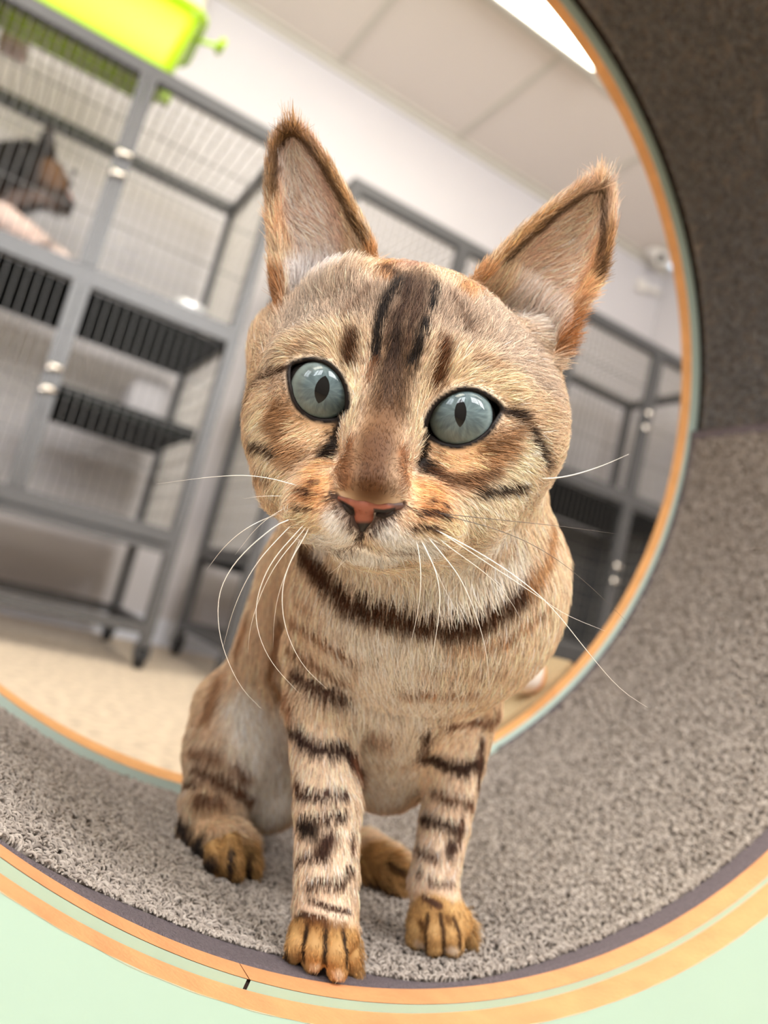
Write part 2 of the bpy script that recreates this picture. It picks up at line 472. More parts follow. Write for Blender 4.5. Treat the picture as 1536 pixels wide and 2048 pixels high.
def sweep(prof, a0, a1, n, closed=False):
    """prof: (r, y) points or a function of the angle; swept round the tunnel axis"""
    mb = MB(); vs = []; fs = []
    angs = np.linspace(a0, a1, n)
    pr = [(prof(a) if callable(prof) else prof) for a in angs]
    k = len(pr[0])
    for a, p in zip(angs, pr):
        vs += [cyl_pt(r, a, y) for r, y in p]
    for i in range(n - 1):
        for j in range(k if closed else k - 1):
            fs.append((i * k + j, i * k + (j + 1) % k, (i + 1) * k + (j + 1) % k, (i + 1) * k + j))
    if closed and abs((a1 - a0) - 2 * math.pi) > 1e-4:
        fs.append(tuple(range(k))); fs.append(tuple((n - 1) * k + j for j in range(k)))
    mb.add(vs, fs); return mb


TAU = 2 * math.pi
tunnel = empty('cat_tunnel', (C[0], Y0 + L / 2, 0.0), 'mint green box with a round grey carpeted tunnel, the cat sitting in it', 'cat tunnel')


def holed_board(name, r, y0, y1, m, parent, half=0.40, z0=0.0, z1=0.93, n=128):
    """square board between y0 and y1 with a round hole of radius r"""
    mb = MB(); angs = np.linspace(0, TAU, n, endpoint=False)
    def outer(a):
        c, s_ = math.cos(a), math.sin(a)
        k = min((half / abs(c)) if abs(c) > 1e-6 else 9, ((z1 - C[2]) if s_ > 0 else (C[2] - z0)) / abs(s_) if abs(s_) > 1e-6 else 9)
        return (C[0] + k * c, C[2] + k * s_)
    vs = []
    for a in angs:
        i_ = cyl_pt(r, a, 0); o_ = outer(a)
        vs += [(i_[0], y0, i_[2]), (o_[0], y0, o_[1]), (o_[0], y1, o_[1]), (i_[0], y1, i_[2])]
    fs = []
    for i in range(n):
        j = (i + 1) % n
        for k in range(3):
            fs.append((i * 4 + k, i * 4 + k + 1, j * 4 + k + 1, j * 4 + k))
    mb.add(vs, fs); return mb.build(name, m, parent)


fb = holed_board('front_board', R + 0.0033, Y0 - 0.0235, Y0 - 0.0107, M_mint, tunnel)
def ragged(a):
    w = 0.0004 * math.sin(37 * a) * math.sin(11 * a + 1) + 0.0003 * math.sin(90 * a)
    return [(R + 0.00325, Y0 - 0.0107), (R + 0.0032, Y0 - 0.022), (R + 0.00335 + .4 * w, Y0 - 0.0236)]
sweep(ragged, 0, TAU, 720).build('raw_edge', M_mdf, fb)
# inner ring board: mint face and raw edge, with one open joint
JA = math.atan2(-0.3215, -0.0745)
ib = sweep([(R + 0.02, Y0 - 0.0106), (R + 0.0002, Y0 - 0.0106)], JA + 0.0022, JA + TAU - 0.0022, 361).build('inner_board', M_mint2, tunnel)
sweep([(R, Y0 - 0.0107), (R, Y0 - 0.0004), (R + 0.02, Y0 - 0.0004)], JA + 0.0008, JA + TAU - 0.0004, 361).build('raw_edge', M_mdf, ib)
M_gap = mat('dark_gap', (38, 26, 20), 0.9)
sweep([(R + 0.004, Y0 - 0.0103), (R + 0.0012, Y0 - 0.0103), (R + 0.0012, Y0 - 0.008)], JA - 0.0024, JA + 0.0024, 4).build('joint_gap', M_gap, ib)

# far board
fbk = holed_board('far_board', R - 0.0054, Y0 + L, Y0 + L + 0.004, mat('pale_mint_laminate', (206, 226, 214), 0.4), tunnel)
def far_edge(a):
    d = math.degrees((a + math.pi) % TAU - math.pi); t = 0.0105 + 0.022 / (1 + math.exp((d + 92) / 5)) if d > -180 and d < 0 else 0.0105 + 0.022 * max(0.0, min(1.0, (d - 150) / 25))
    return [(R - 0.0056, Y0 + L - 0.0002), (R - 0.0056, Y0 + L + t), (R + 0.02, Y0 + L + t)]
sweep(far_edge, 0, TAU, 361).build('raw_edge', M_mdf2, fbk)
holed_board('back_board', R - 0.0048, Y0 + L + 0.0042, Y0 + L + 0.0100, M_mdf2, tunnel)
# sides of the box
xa, xb = C[0] - 0.40, C[0] + 0.40
for nme, x0, x1, z0, z1 in (('side_board', xa, xa + 0.016, 0, 0.93), ('side_board', xb - 0.016, xb, 0, 0.93), ('top_board', xa + 0.016, xb - 0.016, 0.914, 0.93), ('bottom_board', xa + 0.016, xb - 0.016, 0.0, 0.016)):
    box(nme, x0, x1, Y0 - 0.0105, Y0 + L - 0.0005, z0, z1, M_mint, tunnel)

# linings: seam at the right-hand side, about 5 degrees up
SA = math.radians(5.0)
lower = sweep([(R + 0.006, Y0 + 0.0), (R + 0.0012, Y0 + 0.0), (R + 0.0012, Y0 + L), (R + 0.006, Y0 + L)], -math.pi - 0.35, SA, 300, closed=True).build('felt_lining', M_felt, tunnel)
upper = sweep([(R + 0.005, Y0 + 0.001), (R - 0.0005, Y0 + 0.001), (R - 0.0005, Y0 + L - 0.011), (R + 0.005, Y0 + L - 0.011)], SA + 0.004, math.pi - 0.34, 240, closed=True).build('felt_lining', M_felt, tunnel)
sweep([(R + 0.0062, Y0), (R + 0.006, Y0 + L)], 0, TAU, 200).build('tunnel_shell', M_gap, tunnel)
# binding tape along the front and far edge and on the seam
def band_width(d):
    return 0.012 * np.exp(-((d + 103) / 12) ** 4) + 0.0075 * np.exp(-((d + 58) / 24) ** 4) + 0.0015
def band(a):
    w = float(band_width(math.degrees(a)))
    return [(R + 0.0004, Y0 + 0.0002), (R - 0.0004, Y0 + 0.002), (R - 0.0004, Y0 + w), (R + 0.001, Y0 + w + 0.002)]
sweep(band, -math.pi, 0.2, 300).build('binding_tape', M_bind, lower)
sweep([(R + 0.001, Y0 + L - 0.007), (R - 0.0008, Y0 + L - 0.005), (R - 0.0008, Y0 + L - 0.0005)], -0.95, SA, 120).build('binding_tape', M_bind, lower)
sweep([(R + 0.001, Y0 + 0.001), (R - 0.0016, Y0 + 0.001), (R - 0.0016, Y0 + L - 0.001), (R + 0.001, Y0 + L - 0.001)], SA - 0.016, SA + 0.008, 6, closed=True).build('seam_tape', M_bind, lower)


# carpet pile: short bent tufts standing on the lining
def curves_object(name, pts, radii, colors, material, parent):
    n, k, _ = pts.shape
    cd = bpy.data.hair_curves.new(name)
    cd.add_curves([k] * n)
    off = Vector((0, 0, 0)); p = parent
    while p is not None:
        off += p.location; p = p.parent
    cd.position_data.foreach_set('vector', np.ascontiguousarray(pts, np.float32).ravel())
    ra = cd.attributes.get('radius') or cd.attributes.new('radius', 'FLOAT', 'POINT')
    ra.data.foreach_set('value', np.ascontiguousarray(radii, np.float32).ravel())
    ca = cd.attributes.new('coat', 'FLOAT_COLOR', 'POINT')
    cc_ = np.ones((n, k, 4), np.float32); cc_[..., :3] = colors
    ca.data.foreach_set('color', cc_.ravel())
    cd.materials.append(material)
    o = bpy.data.objects.new(name, cd); COL.objects.link(o)
    o.parent = parent; o.location = -off
    return o


def strand_material(name, rough=0.6, spec=0.3, trans=0.0):
    m = bpy.data.materials.new(name); m.use_nodes = True
    nt = m.node_tree; b = nt.nodes['Principled BSDF']
    a = nt.nodes.new('ShaderNodeAttribute'); a.attribute_name = 'coat'
    nt.links.new(a.outputs['Color'], b.inputs['Base Color'])
    b.inputs['Roughness'].default_value = rough; b.inputs['Specular IOR Level'].default_value = spec
    if trans:
        tr = nt.nodes.new('ShaderNodeBsdfTranslucent'); mx = nt.nodes.new('ShaderNodeMixShader'); mx.inputs[0].default_value = trans
        nt.links.new(a.outputs['Color'], tr.inputs[0])
        nt.links.new(b.outputs[0], mx.inputs[1]); nt.links.new(tr.outputs[0], mx.inputs[2])
        nt.links.new(mx.outputs[0], nt.nodes['Material Output'].inputs['Surface'])
    return m


M_pile = strand_material('carpet_pile', 0.9, 0.1)


def pile(name, n, a0, a1, y0, y1, r0, length, rad, parent, flat, c_lo, c_hi, seed):
    g = np.random.default_rng(seed)
    a = g.uniform(a0, a1, n); y = g.uniform(y0, y1, n)
    y = np.maximum(y, Y0 + 0.0012 + band_width(np.degrees((a + math.pi) % TAU - math.pi)) + g.uniform(0, .002, n))
    base = np.stack([C[0] + r0 * np.cos(a), y, C[2] + r0 * np.sin(a)], 1)
    nrm = np.stack([-np.cos(a), 0 * a, -np.sin(a)], 1)
    tan = np.stack([-np.sin(a), 0 * a, np.cos(a)], 1); yy = np.tile([0., 1., 0.], (n, 1))
    ph = g.uniform(0, TAU, n); bend = tan * np.cos(ph)[:, None] + yy * np.sin(ph)[:, None]
    Ls = length * g.uniform(0.6, 1.2, n)[:, None]
    s = np.array([0, 0.4, 0.75, 1.0])
    up = np.array([0, 0.45, 0.72, 0.62]); sd = np.array([0, 0.12, 0.45, 0.85]) * flat
    pts = base[:, None, :] + Ls[:, :, None] * (nrm[:, None, :] * up[None, :, None] + bend[:, None, :] * sd[None, :, None])
    rr = rad * g.uniform(0.75, 1.25, n)[:, None] * np.array([1, 1.05, 1.0, 0.6])[None]
    t = g.random(n)[:, None] * 0.75 + 0.25 * g.random((n, 1))
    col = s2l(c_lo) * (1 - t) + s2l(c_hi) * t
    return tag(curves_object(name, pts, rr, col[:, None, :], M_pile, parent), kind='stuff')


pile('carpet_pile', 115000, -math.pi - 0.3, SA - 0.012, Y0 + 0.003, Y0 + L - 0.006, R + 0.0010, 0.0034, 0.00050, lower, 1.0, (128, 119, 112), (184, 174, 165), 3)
pile('carpet_pile', 36000, SA + 0.01, 2.6, Y0 + 0.003, Y0 + L - 0.013, R - 0.0006, 0.0026, 0.00060, upper, 1.6, (84, 83, 83), (130, 128, 126), 4)  # upper felt: smoother, with the tunnel's shade put into its darker colour


# ------------------------------------------------------------------ bodies grown from signed distance fields
import openvdb as vdb


def K(px, py, d):
    """camera-aligned metres (right, up, away) of the point seen at pixel (px, py) at distance d"""
    return np.array([(px - 768.0) * d / F, -(py - 1024.0) * d / F, d])


B3 = np.stack([RIGHT, -DOWN, FWD], 0)          # rows: camera axes in world


def K2W(p): return np.asarray(p) @ B3 + CAM
def W2K(p): return (np.asarray(p) - CAM) @ B3.T


class Field:
    def __init__(s, lo, hi, h):
        s.lo = np.asarray(lo, float); s.h = h
        s.n = np.ceil((np.asarray(hi) - s.lo) / h).astype(int) + 1
        s.g = np.full(tuple(s.n), 0.05, np.float32)
    def region(s, lo, hi):
        a = np.maximum(np.floor((np.asarray(lo) - s.lo) / s.h).astype(int), 0)
        b = np.minimum(np.ceil((np.asarray(hi) - s.lo) / s.h).astype(int) + 1, s.n)
        if (b <= a).any(): return None, None
        sl = tuple(slice(i, j) for i, j in zip(a, b))
        ax = [(s.lo[i] + s.h * np.arange(a[i], b[i])).astype(np.float32) for i in range(3)]
        X, Y, Z = np.meshgrid(*ax, indexing='ij', sparse=True)
        return sl, (X, Y, Z)
    def smin(s, sl, d, k):
        a = s.g[sl]
        if k <= 0: s.g[sl] = np.minimum(a, d); return
        h = np.clip(0.5 + 0.5 * (d - a) / k, 0, 1)
        s.g[sl] = d * (1 - h) + a * h - k * h * (1 - h)
    def smax(s, sl, d, k):
        a = -s.g[sl]; d = -d
        h = np.clip(0.5 + 0.5 * (d - a) / k, 0, 1)
        s.g[sl] = -(d * (1 - h) + a * h - k * h * (1 - h))
    def ell_d(s, c, r, roll, X, Y, Z):
        cr, sr = math.cos(roll), math.sin(roll)
        x = X - np.float32(c[0]); y = Y - np.float32(c[1]); z = (Z - np.float32(c[2])) / np.float32(r[2])
        u = (x * cr + y * sr); v = (-x * sr + y * cr)
        k0 = np.sqrt((u / r[0]) ** 2 + (v / r[1]) ** 2 + z ** 2)
        k1 = np.sqrt((u / r[0] ** 2) ** 2 + (v / r[1] ** 2) ** 2 + (z / r[2]) ** 2) + 1e-9
        return (k0 * (k0 - 1) / k1).astype(np.float32)
    def ell(s, c, r, k=0.006, roll=0.0, cut=False):
        m = max(r) + k + 0.006
        sl, X = s.region(c - m, c + m)
        if sl is None: return
        d = s.ell_d(c, r, roll, *X)
        s.smax(sl, -d, k) if cut else s.smin(sl, d, k)
    def cone(s, a, b, ra, rb, k=0.006, cut=False):
        a = np.asarray(a); b = np.asarray(b); m = max(ra, rb) + k + 0.006
        sl, (X, Y, Z) = s.region(np.minimum(a, b) - m, np.maximum(a, b) + m)
        if sl is None: return
        ba = b - a; l2 = float(ba @ ba) + 1e-12
        t = np.clip(((X - a[0]) * ba[0] + (Y - a[1]) * ba[1] + (Z - a[2]) * ba[2]) / l2, 0, 1).astype(np.float32)
        d = np.sqrt((X - a[0] - t * ba[0]) ** 2 + (Y - a[1] - t * ba[1]) ** 2 + (Z - a[2] - t * ba[2]) ** 2) - (ra + (rb - ra) * t)
        d = d.astype(np.float32)
        s.smax(sl, -d, k) if cut else s.smin(sl, d, k)
    def chain(s, pts, k=0.006):
        P_ = np.array([p for p, _ in pts]); m = max(r for _, r in pts) + k + .006
        sl, _ = s.region(P_.min(0) - m, P_.max(0) + m)
        keep = s.g; s.g = np.full_like(keep, 0.05)
        for (a, ra), (b, rb) in zip(pts[:-1], pts[1:]): s.cone(a, b, ra, rb, .0015)
        e = s.g[sl].copy(); s.g = keep
        s.smin(sl, e, k)
    def sheet(s, pts, rad, k):
        m = float(np.max(rad)) + 0.0035
        sl, _ = s.region(pts.min(0) - m - k, pts.max(0) + m + k)
        E = np.full_like(s.g[sl], 0.05)
        lo = s.lo + s.h * np.array([q.start for q in sl])
        for p, r in zip(pts, rad):
            a = np.maximum(np.floor((p - m - lo) / s.h).astype(int), 0); b = np.minimum(np.ceil((p + m - lo) / s.h).astype(int) + 1, E.shape)
            ss = tuple(slice(i, j) for i, j in zip(a, b))
            ax = [(lo[i] + s.h * np.arange(a[i], b[i]) - p[i]).astype(np.float32) ** 2 for i in range(3)]
            d = np.sqrt(ax[0][:, None, None] + ax[1][None, :, None] + ax[2][None, None, :]) - np.float32(r)
            E[ss] = np.minimum(E[ss], d)
        s.smin(sl, E, k)
    def opening(s, poly, d0, d1, k=0.0015):
        """carve the volume seen through a pixel polygon between two distances"""
        P_ = np.array([K(x, y, d) for x, y in poly for d in (d0, d1)])
        sl, (X, Y, Z) = s.region(P_.min(0) - 0.004, P_.max(0) + 0.004)
        px = 768 + F * X / Z; py = 1024 - F * Y / Z
        sd = poly_sd(np.broadcast_to(px, s.g[sl].shape), np.broadcast_to(py, s.g[sl].shape), poly) * (Z / F)
        d = np.maximum(sd, np.abs(Z - (d0 + d1) / 2) - (d1 - d0) / 2).astype(np.float32)
        s.smax(sl, -d, k)
    def mesh(s):
        g = vdb.FloatGrid(0.05); g.copyFromArray(s.g)
        p, q = g.convertToQuads(0.0)
        return s.lo + s.h * np.asarray(p, float), np.asarray(q)


def poly_sd(px, py, poly):
    """signed distance in pixels to a polygon, negative inside"""
    poly = np.asarray(poly, float); d = np.full(px.shape, 1e9); inside = np.zeros(px.shape, bool)
    for (x0, y0), (x1, y1) in zip(poly, np.roll(poly, -1, 0)):
        ex, ey = x1 - x0, y1 - y0
        t = np.clip(((px - x0) * ex + (py - y0) * ey) / (ex * ex + ey * ey + 1e-9), 0, 1)
        d = np.minimum(d, (px - x0 - t * ex) ** 2 + (py - y0 - t * ey) ** 2)
        c = ((y0 > py) != (y1 > py)) & (px < ex * (py - y0) / (ey + (1e-9 if ey == 0 else 0)) + x0)
        inside ^= c
    d = np.sqrt(d)
    return np.where(inside, -d, d)


def smooth_poly(poly, it=2):
    p = np.asarray(poly, float)
    for _ in range(it):
        q = np.roll(p, -1, 0); p = np.stack([0.75 * p + 0.25 * q, 0.25 * p + 0.75 * q], 1).reshape(-1, 2)
    return p


def tunnel_depth(px, py, r=R):
    """distance along the optical axis at which the ray through the pixel meets the tunnel lining"""
    d = RIGHT * (px - 768.0) / F + DOWN * (py - 1024.0) / F + FWD
    c = C - CAM
    a = d[0] ** 2 + d[2] ** 2; b_ = -2 * (d[0] * c[0] + d[2] * c[2]); c_ = c[0] ** 2 + c[2] ** 2 - r ** 2
    return (-b_ + math.sqrt(b_ * b_ - 4 * a * c_)) / 2 / a


# ------------------------------------------------------------------ the bengal cat
D = 0.245
ROLL = -math.radians(12)
EYE_L = smooth_poly([(580, 733), (602, 726), (627, 722), (654, 730), (676, 751), (689, 779), (691, 806), (686, 832), (654, 838), (622, 832), (598, 812), (586, 784)])
EYE_R = smooth_poly([(855, 868), (857, 842), (872, 811), (902, 789), (932, 780), (961, 787), (986, 803), (1002, 817), (988, 840), (972, 863), (947, 881), (915, 890), (882, 883), (866, 872)])
EYE_RAD = 0.0116
ELC = K(638, 783, D + 0.0094); ERC = K(921, 837, D + 0.0094)

fd = Field((-0.122, -0.205, 0.195), (0.088, 0.140, 0.50), 0.0009)


def H(px, py, w): return K(px, py, D - w)


# --- trunk, from the hips to the neck
fd.chain([(K(552, 1490, .425), .0355), (K(618, 1370, .415), .0435), (K(700, 1180, .39), .0455), (K(815, 1000, .335), .042)], 0.015)
fd.ell(K(848, 1200, .325), (.0545, .046, .047), .018)
fd.chain([(K(812, 830, .300), .042), (K(850, 1010, .312), .0465), (K(862, 1120, .318), .052)], .018)
fd.chain([(K(800, 1380, .340), .031), (K(772, 1515, .368), .0235)], .02)             # belly
fd.chain([(K(545, 1500, .415), .022), (K(535, 1575, .408), .0205)], .012)            # flank inside the thigh
# --- forelegs
fd.chain([(K(668, 1310, .322), .021), (K(652, 1400, .311), .0155), (K(648, 1490, .304), .0120), (K(655, 1600, .297), .0116), (K(654, 1740, .291), .0107), (K(650, 1850, .2875), .0112)], .009)
fd.chain([(K(926, 1290, .350), .020), (K(930, 1400, .349), .0155), (K(912, 1510, .346), .0124), (K(890, 1640, .339), .0103), (K(868, 1760, .333), .0099), (K(874, 1830, .331), .0108)], .009)
# paws: four toes each
def paw(toes, palm, kt=0.0018):
    fd.ell(*palm)
    for (x0, y0), (x1, y1), r0, r1, db in toes:
        de = tunnel_depth(x1, y1 + r1 + 3) + db - .0012
        xm, ym = (x0 + x1) / 2, y0 * .35 + y1 * .65
        fd.chain([(K(x0, y0, de + 0.0045), .85 * r0 * de / F), (K(xm, ym, de - .0006), r0 * de / F), (K(x1, y1, de), r1 * de / F)], kt)
paw([((600, 1858), (588, 1908), 20, 19, .0022), ((630, 1850), (627, 1921), 22, 22, 0), ((668, 1852), (675, 1938), 23, 22, 0), ((696, 1870), (707, 1934), 18, 16, .0018)],
    (K(648, 1874, .2875), (.0118, .0090, .0078), .005))
paw([((846, 1832), (834, 1876), 24, 22, .0015), ((868, 1826), (869, 1886), 24, 24, 0), ((894, 1826), (905, 1888), 25, 24, 0), ((916, 1838), (931, 1876), 21, 19, .002)],
    (K(880, 1846, .331), (.0132, .0098, .0084), .005))
# --- hind legs
fd.chain([(K(492, 1430, .408), .027), (K(470, 1500, .398), .0250), (K(433, 1600, .383), .0162), (K(415, 1660, .377), .0135), (K(465, 1705, .358), .0105)], .008)
paw([((428, 1698), (436, 1736), 20, 18, .001), ((462, 1684), (468, 1746), 20, 19, 0), ((492, 1684), (501, 1740), 18, 16, .0005)], (K(450, 1690, .362), (.0115, .010, .010), .005))
fd.chain([(K(725, 1712, .408), .0122), (K(765, 1738, .397), .0122), (K(795, 1752, .389), .0104)], .004)
fd.cone(K(775, 1742, .388), K(797, 1766, .384), .006, .006, .0012); fd.cone(K(792, 1732, .388), K(810, 1752, .385), .006, .006, .0012)
# --- tail curled behind the hips
fd.chain([(K(560, 1500, .455), .014), (K(590, 1560, .480), .0105), (K(640, 1600, .482), .0095), (K(688, 1612, .474), .008)], .01)

# --- head
fd.ell(H(806, 775, -.046), (.0490, .0378, .044), .012, ROLL)
fd.ell(H(586, 706, -.045), (.0150, .017, .018), .012, ROLL); fd.ell(H(1040, 748, -.050), (.0125, .018, .018), .014, ROLL)  # temples
fd.ell(H(818, 668, -.030), (.034, .0205, .024), .014, ROLL)
fd.ell(H(618, 838, -.034), (.0215, .027, .026), .012, ROLL)      # cheeks
fd.ell(H(992, 868, -.034), (.0235, .028, .026), .012, ROLL)
fd.ell(H(800, 1015, -.026), (.034, .020, .027), .012, ROLL)      # jaw
fd.ell(H(612, 900, -.016), (.0135, .013, .013), .012, ROLL)      # under the eyes
fd.ell(H(930, 945, -.018), (.0180, .014, .014), .012, ROLL)
fd.cone(H(812, 735, -.012), H(775, 830, -.006), .0130, .0105, .010)
fd.cone(H(775, 830, -.006), H(745, 945, .010), .0112, .0098, .010)  # bridge of the nose
fd.ell(H(592, 955, -.014), (.0105, .012, .012), .010, ROLL); fd.ell(H(905, 1005, -.012), (.015, .012, .013), .010, ROLL)
fd.ell(H(742, 972, .0155), (.0102, .0070, .0090), .005, ROLL)
fd.ell(H(655, 1012, .001), (.0128, .0118, .0145), .006, ROLL)    # whisker pads
fd.ell(H(690, 1040, .009), (.0085, .0080, .0092), .004, ROLL)
fd.ell(H(828, 1042, .001), (.0148, .0125, .0150), .006, ROLL)
fd.ell(H(770, 1052, .009), (.0095, .0080, .0092), .004, ROLL)
fd.ell(H(738, 1098, .000), (.0135, .0050, .0110), .0022, ROLL)    # chin
fd.cone(H(672, 700, -.010), H(600, 716, -.014), .0085, .0075, .010)  # brows
fd.cone(H(880, 745, -.010), H(985, 786, -.014), .0085, .0075, .010)
for c in (ELC, ERC): fd.ell(c, (EYE_RAD + .0012,) * 3, .005)     # lids hug the eyeballs


# --- ears: curved shells
def resample(line, n):
    p = np.asarray(line, float); s_ = np.r_[0, np.cumsum(np.linalg.norm(np.diff(p, axis=0), axis=1))]
    t = np.linspace(0, s_[-1], n); return np.stack([np.interp(t, s_, p[:, 0]), np.interp(t, s_, p[:, 1])], 1)


def smooth_line(p, it=2):
    p = np.asarray(p, float)
    for _ in range(it):
        q = np.stack([0.75 * p[:-1] + 0.25 * p[1:], 0.25 * p[:-1] + 0.75 * p[1:]], 1).reshape(-1, 2); p = np.vstack([p[:1], q, p[-1:]])
    return p


def ear(left, right, wb, wt, cup, med):
    """left and right outlines from base to tip; cup is the depth of the hollow; med shifts the hollow"""
    n = 72; l = resample(smooth_line(left), n); r = resample(smooth_line(right), n)
    pts = []; rad = []
    for i in range(n):
        v = i / (n - 1); w = wb + (wt - wb) * v
        m = max(6, int(np.linalg.norm(r[i] - l[i]) / 4.2))
        for j in range(m + 1):
            u = j / m; p = l[i] * (1 - u) + r[i] * u
            hol = cup * (1 - v) ** 0.6 * (math.sin(math.pi * u ** med)) ** 0.8
            pts.append(H(p[0], p[1], w - hol - 0.006 * v * (1 - v)))
            rad.append(0.0016 - 0.0005 * v)
    fd.sheet(np.array(pts), np.array(rad), 0.0035)


EAR_LL = [(566, 640), (556, 590), (551, 530), (550, 480), (544, 420), (540, 370), (543, 320), (553, 283), (572, 266)]
EAR_LR = [(768, 590), (752, 530), (733, 480), (711, 436), (686, 386), (655, 332), (622, 285), (602, 269), (588, 264)]
EAR_RL = [(905, 620), (940, 572), (985, 530), (1030, 482), (1068, 448), (1112, 410), (1150, 384), (1176, 374), (1196, 370)]
EAR_RR = [(1106, 730), (1130, 685), (1148, 630), (1172, 590), (1196, 545), (1212, 495), (1223, 440), (1222, 400), (1212, 378)]
ear(EAR_LL, EAR_LR, -.030, -.034, .0155, 1.0)
ear(EAR_RL, EAR_RR, -.030, -.034, .0165, 1.0)
# small outer pockets at the base of the ears
fd.cone(H(572, 560, -.043), H(578, 640, -.042), .0032, .0045, .004)
fd.cone(H(1122, 650, -.044), H(1096, 704, -.043), .0032, .0042, .004)

# --- eye openings, mouth line
fd.opening(EYE_L, D - .03, D + .012); fd.opening(EYE_R, D - .03, D + .012)
def surf_path(pts, dd): return [K(x, y, dd) for x, y in pts]
verts, quads = fd.mesh()
del fd.g

VW = K2W(verts)
bvh = BVHTree.FromPolygons([tuple(v) for v in VW], [tuple(q) for q in quads.tolist()])
_cv = Vector(CAM.tolist())


def hit(px, py):
    d = RIGHT * (px - 768.0) / F + DOWN * (py - 1024.0) / F + FWD
    r = bvh.ray_cast(_cv, Vector(d.tolist()).normalized())
    return None if r[0] is None else np.array(r[0])


# normals
tri = np.vstack([quads[:, [0, 1, 2]], quads[:, [0, 2, 3]]])
fn = np.cross(VW[tri[:, 1]] - VW[tri[:, 0]], VW[tri[:, 2]] - VW[tri[:, 0]])
area = np.linalg.norm(fn, axis=1) / 2
vn = np.zeros_like(VW)
for k in range(3): np.add.at(vn, tri[:, k], fn)
vn /= np.linalg.norm(vn, axis=1)[:, None] + 1e-12
_h = hit(740, 1230); _i = np.argmin(((VW - _h) ** 2).sum(1))
FLIP = (vn[_i] @ (CAM - VW[_i])) < 0
if FLIP: vn = -vn; quads = quads[:, ::-1]; tri = tri[:, ::-1]


# ------------------------------------------------------------------ coat: every mark is a stroke lying on the skin
def seg_dist(p, line):
    d = np.full(len(p), 1e9)
    if len(line) == 1: return np.linalg.norm(p - line[0], axis=1)
    for a, b_ in zip(line[:-1], line[1:]):
        ba = b_ - a; t = np.clip(((p - a) @ ba) / (ba @ ba + 1e-12), 0, 1)
        d = np.minimum(d, np.linalg.norm(p - a - t[:, None] * ba, axis=1))
    return d


def on_skin(pts):
    out = []
    for x, y in pts:
        h_ = hit(x, y)
        if h_ is not None: out.append(h_)
    # drop points that jump to another surface behind
    if len(out) > 1:
        dep = [(o - CAM) @ FWD for o in out]; md = sorted(dep)[len(dep) // 2]
        out = [o for o, q in zip(out, dep) if abs(q - md) < 0.06]
    return np.array(out)


class Strokes:
    def __init__(s, items):
        s.items = []
        for val, r, a, soft, pts in items:
            # resample so that strokes follow the skin between their points
            pp = [pts[0]]
            for q in pts[1:]:
                n = max(1, int(math.hypot(q[0] - pp[-1][0], q[1] - pp[-1][1]) / 14)); p0 = pp[-1]
                pp += [(p0[0] + (q[0] - p0[0]) * i / n, p0[1] + (q[1] - p0[1]) * i / n) for i in range(1, n + 1)]
            line = on_skin(pp)
            if len(line) == 0: continue
            rm = r * float(np.mean((line - CAM) @ FWD)) / F
            s.items.append((np.atleast_1d(np.asarray(val, float)), rm, a, soft, line))
    def apply(s, p, out, colour=True):
        for val, rm, a, soft, line in s.items:
            R_ = rm * (1 + soft)
            lo = line.min(0) - R_; hi = line.max(0) + R_
            idx = np.nonzero(((p > lo) & (p < hi)).all(1))[0]
            if len(idx) == 0: continue
            d = seg_dist(p[idx], line)
            t = np.clip((R_ - d) / (R_ - rm * (1 - soft) + 1e-9), 0, 1); w = a * t * t * (3 - 2 * t)
            v = s2l(val) if colour else val
            if out.ndim == 2: out[idx] = out[idx] * (1 - w[:, None]) + v * w[:, None]
            else: out[idx] = out[idx] * (1 - w) + v[0] * w
        return out


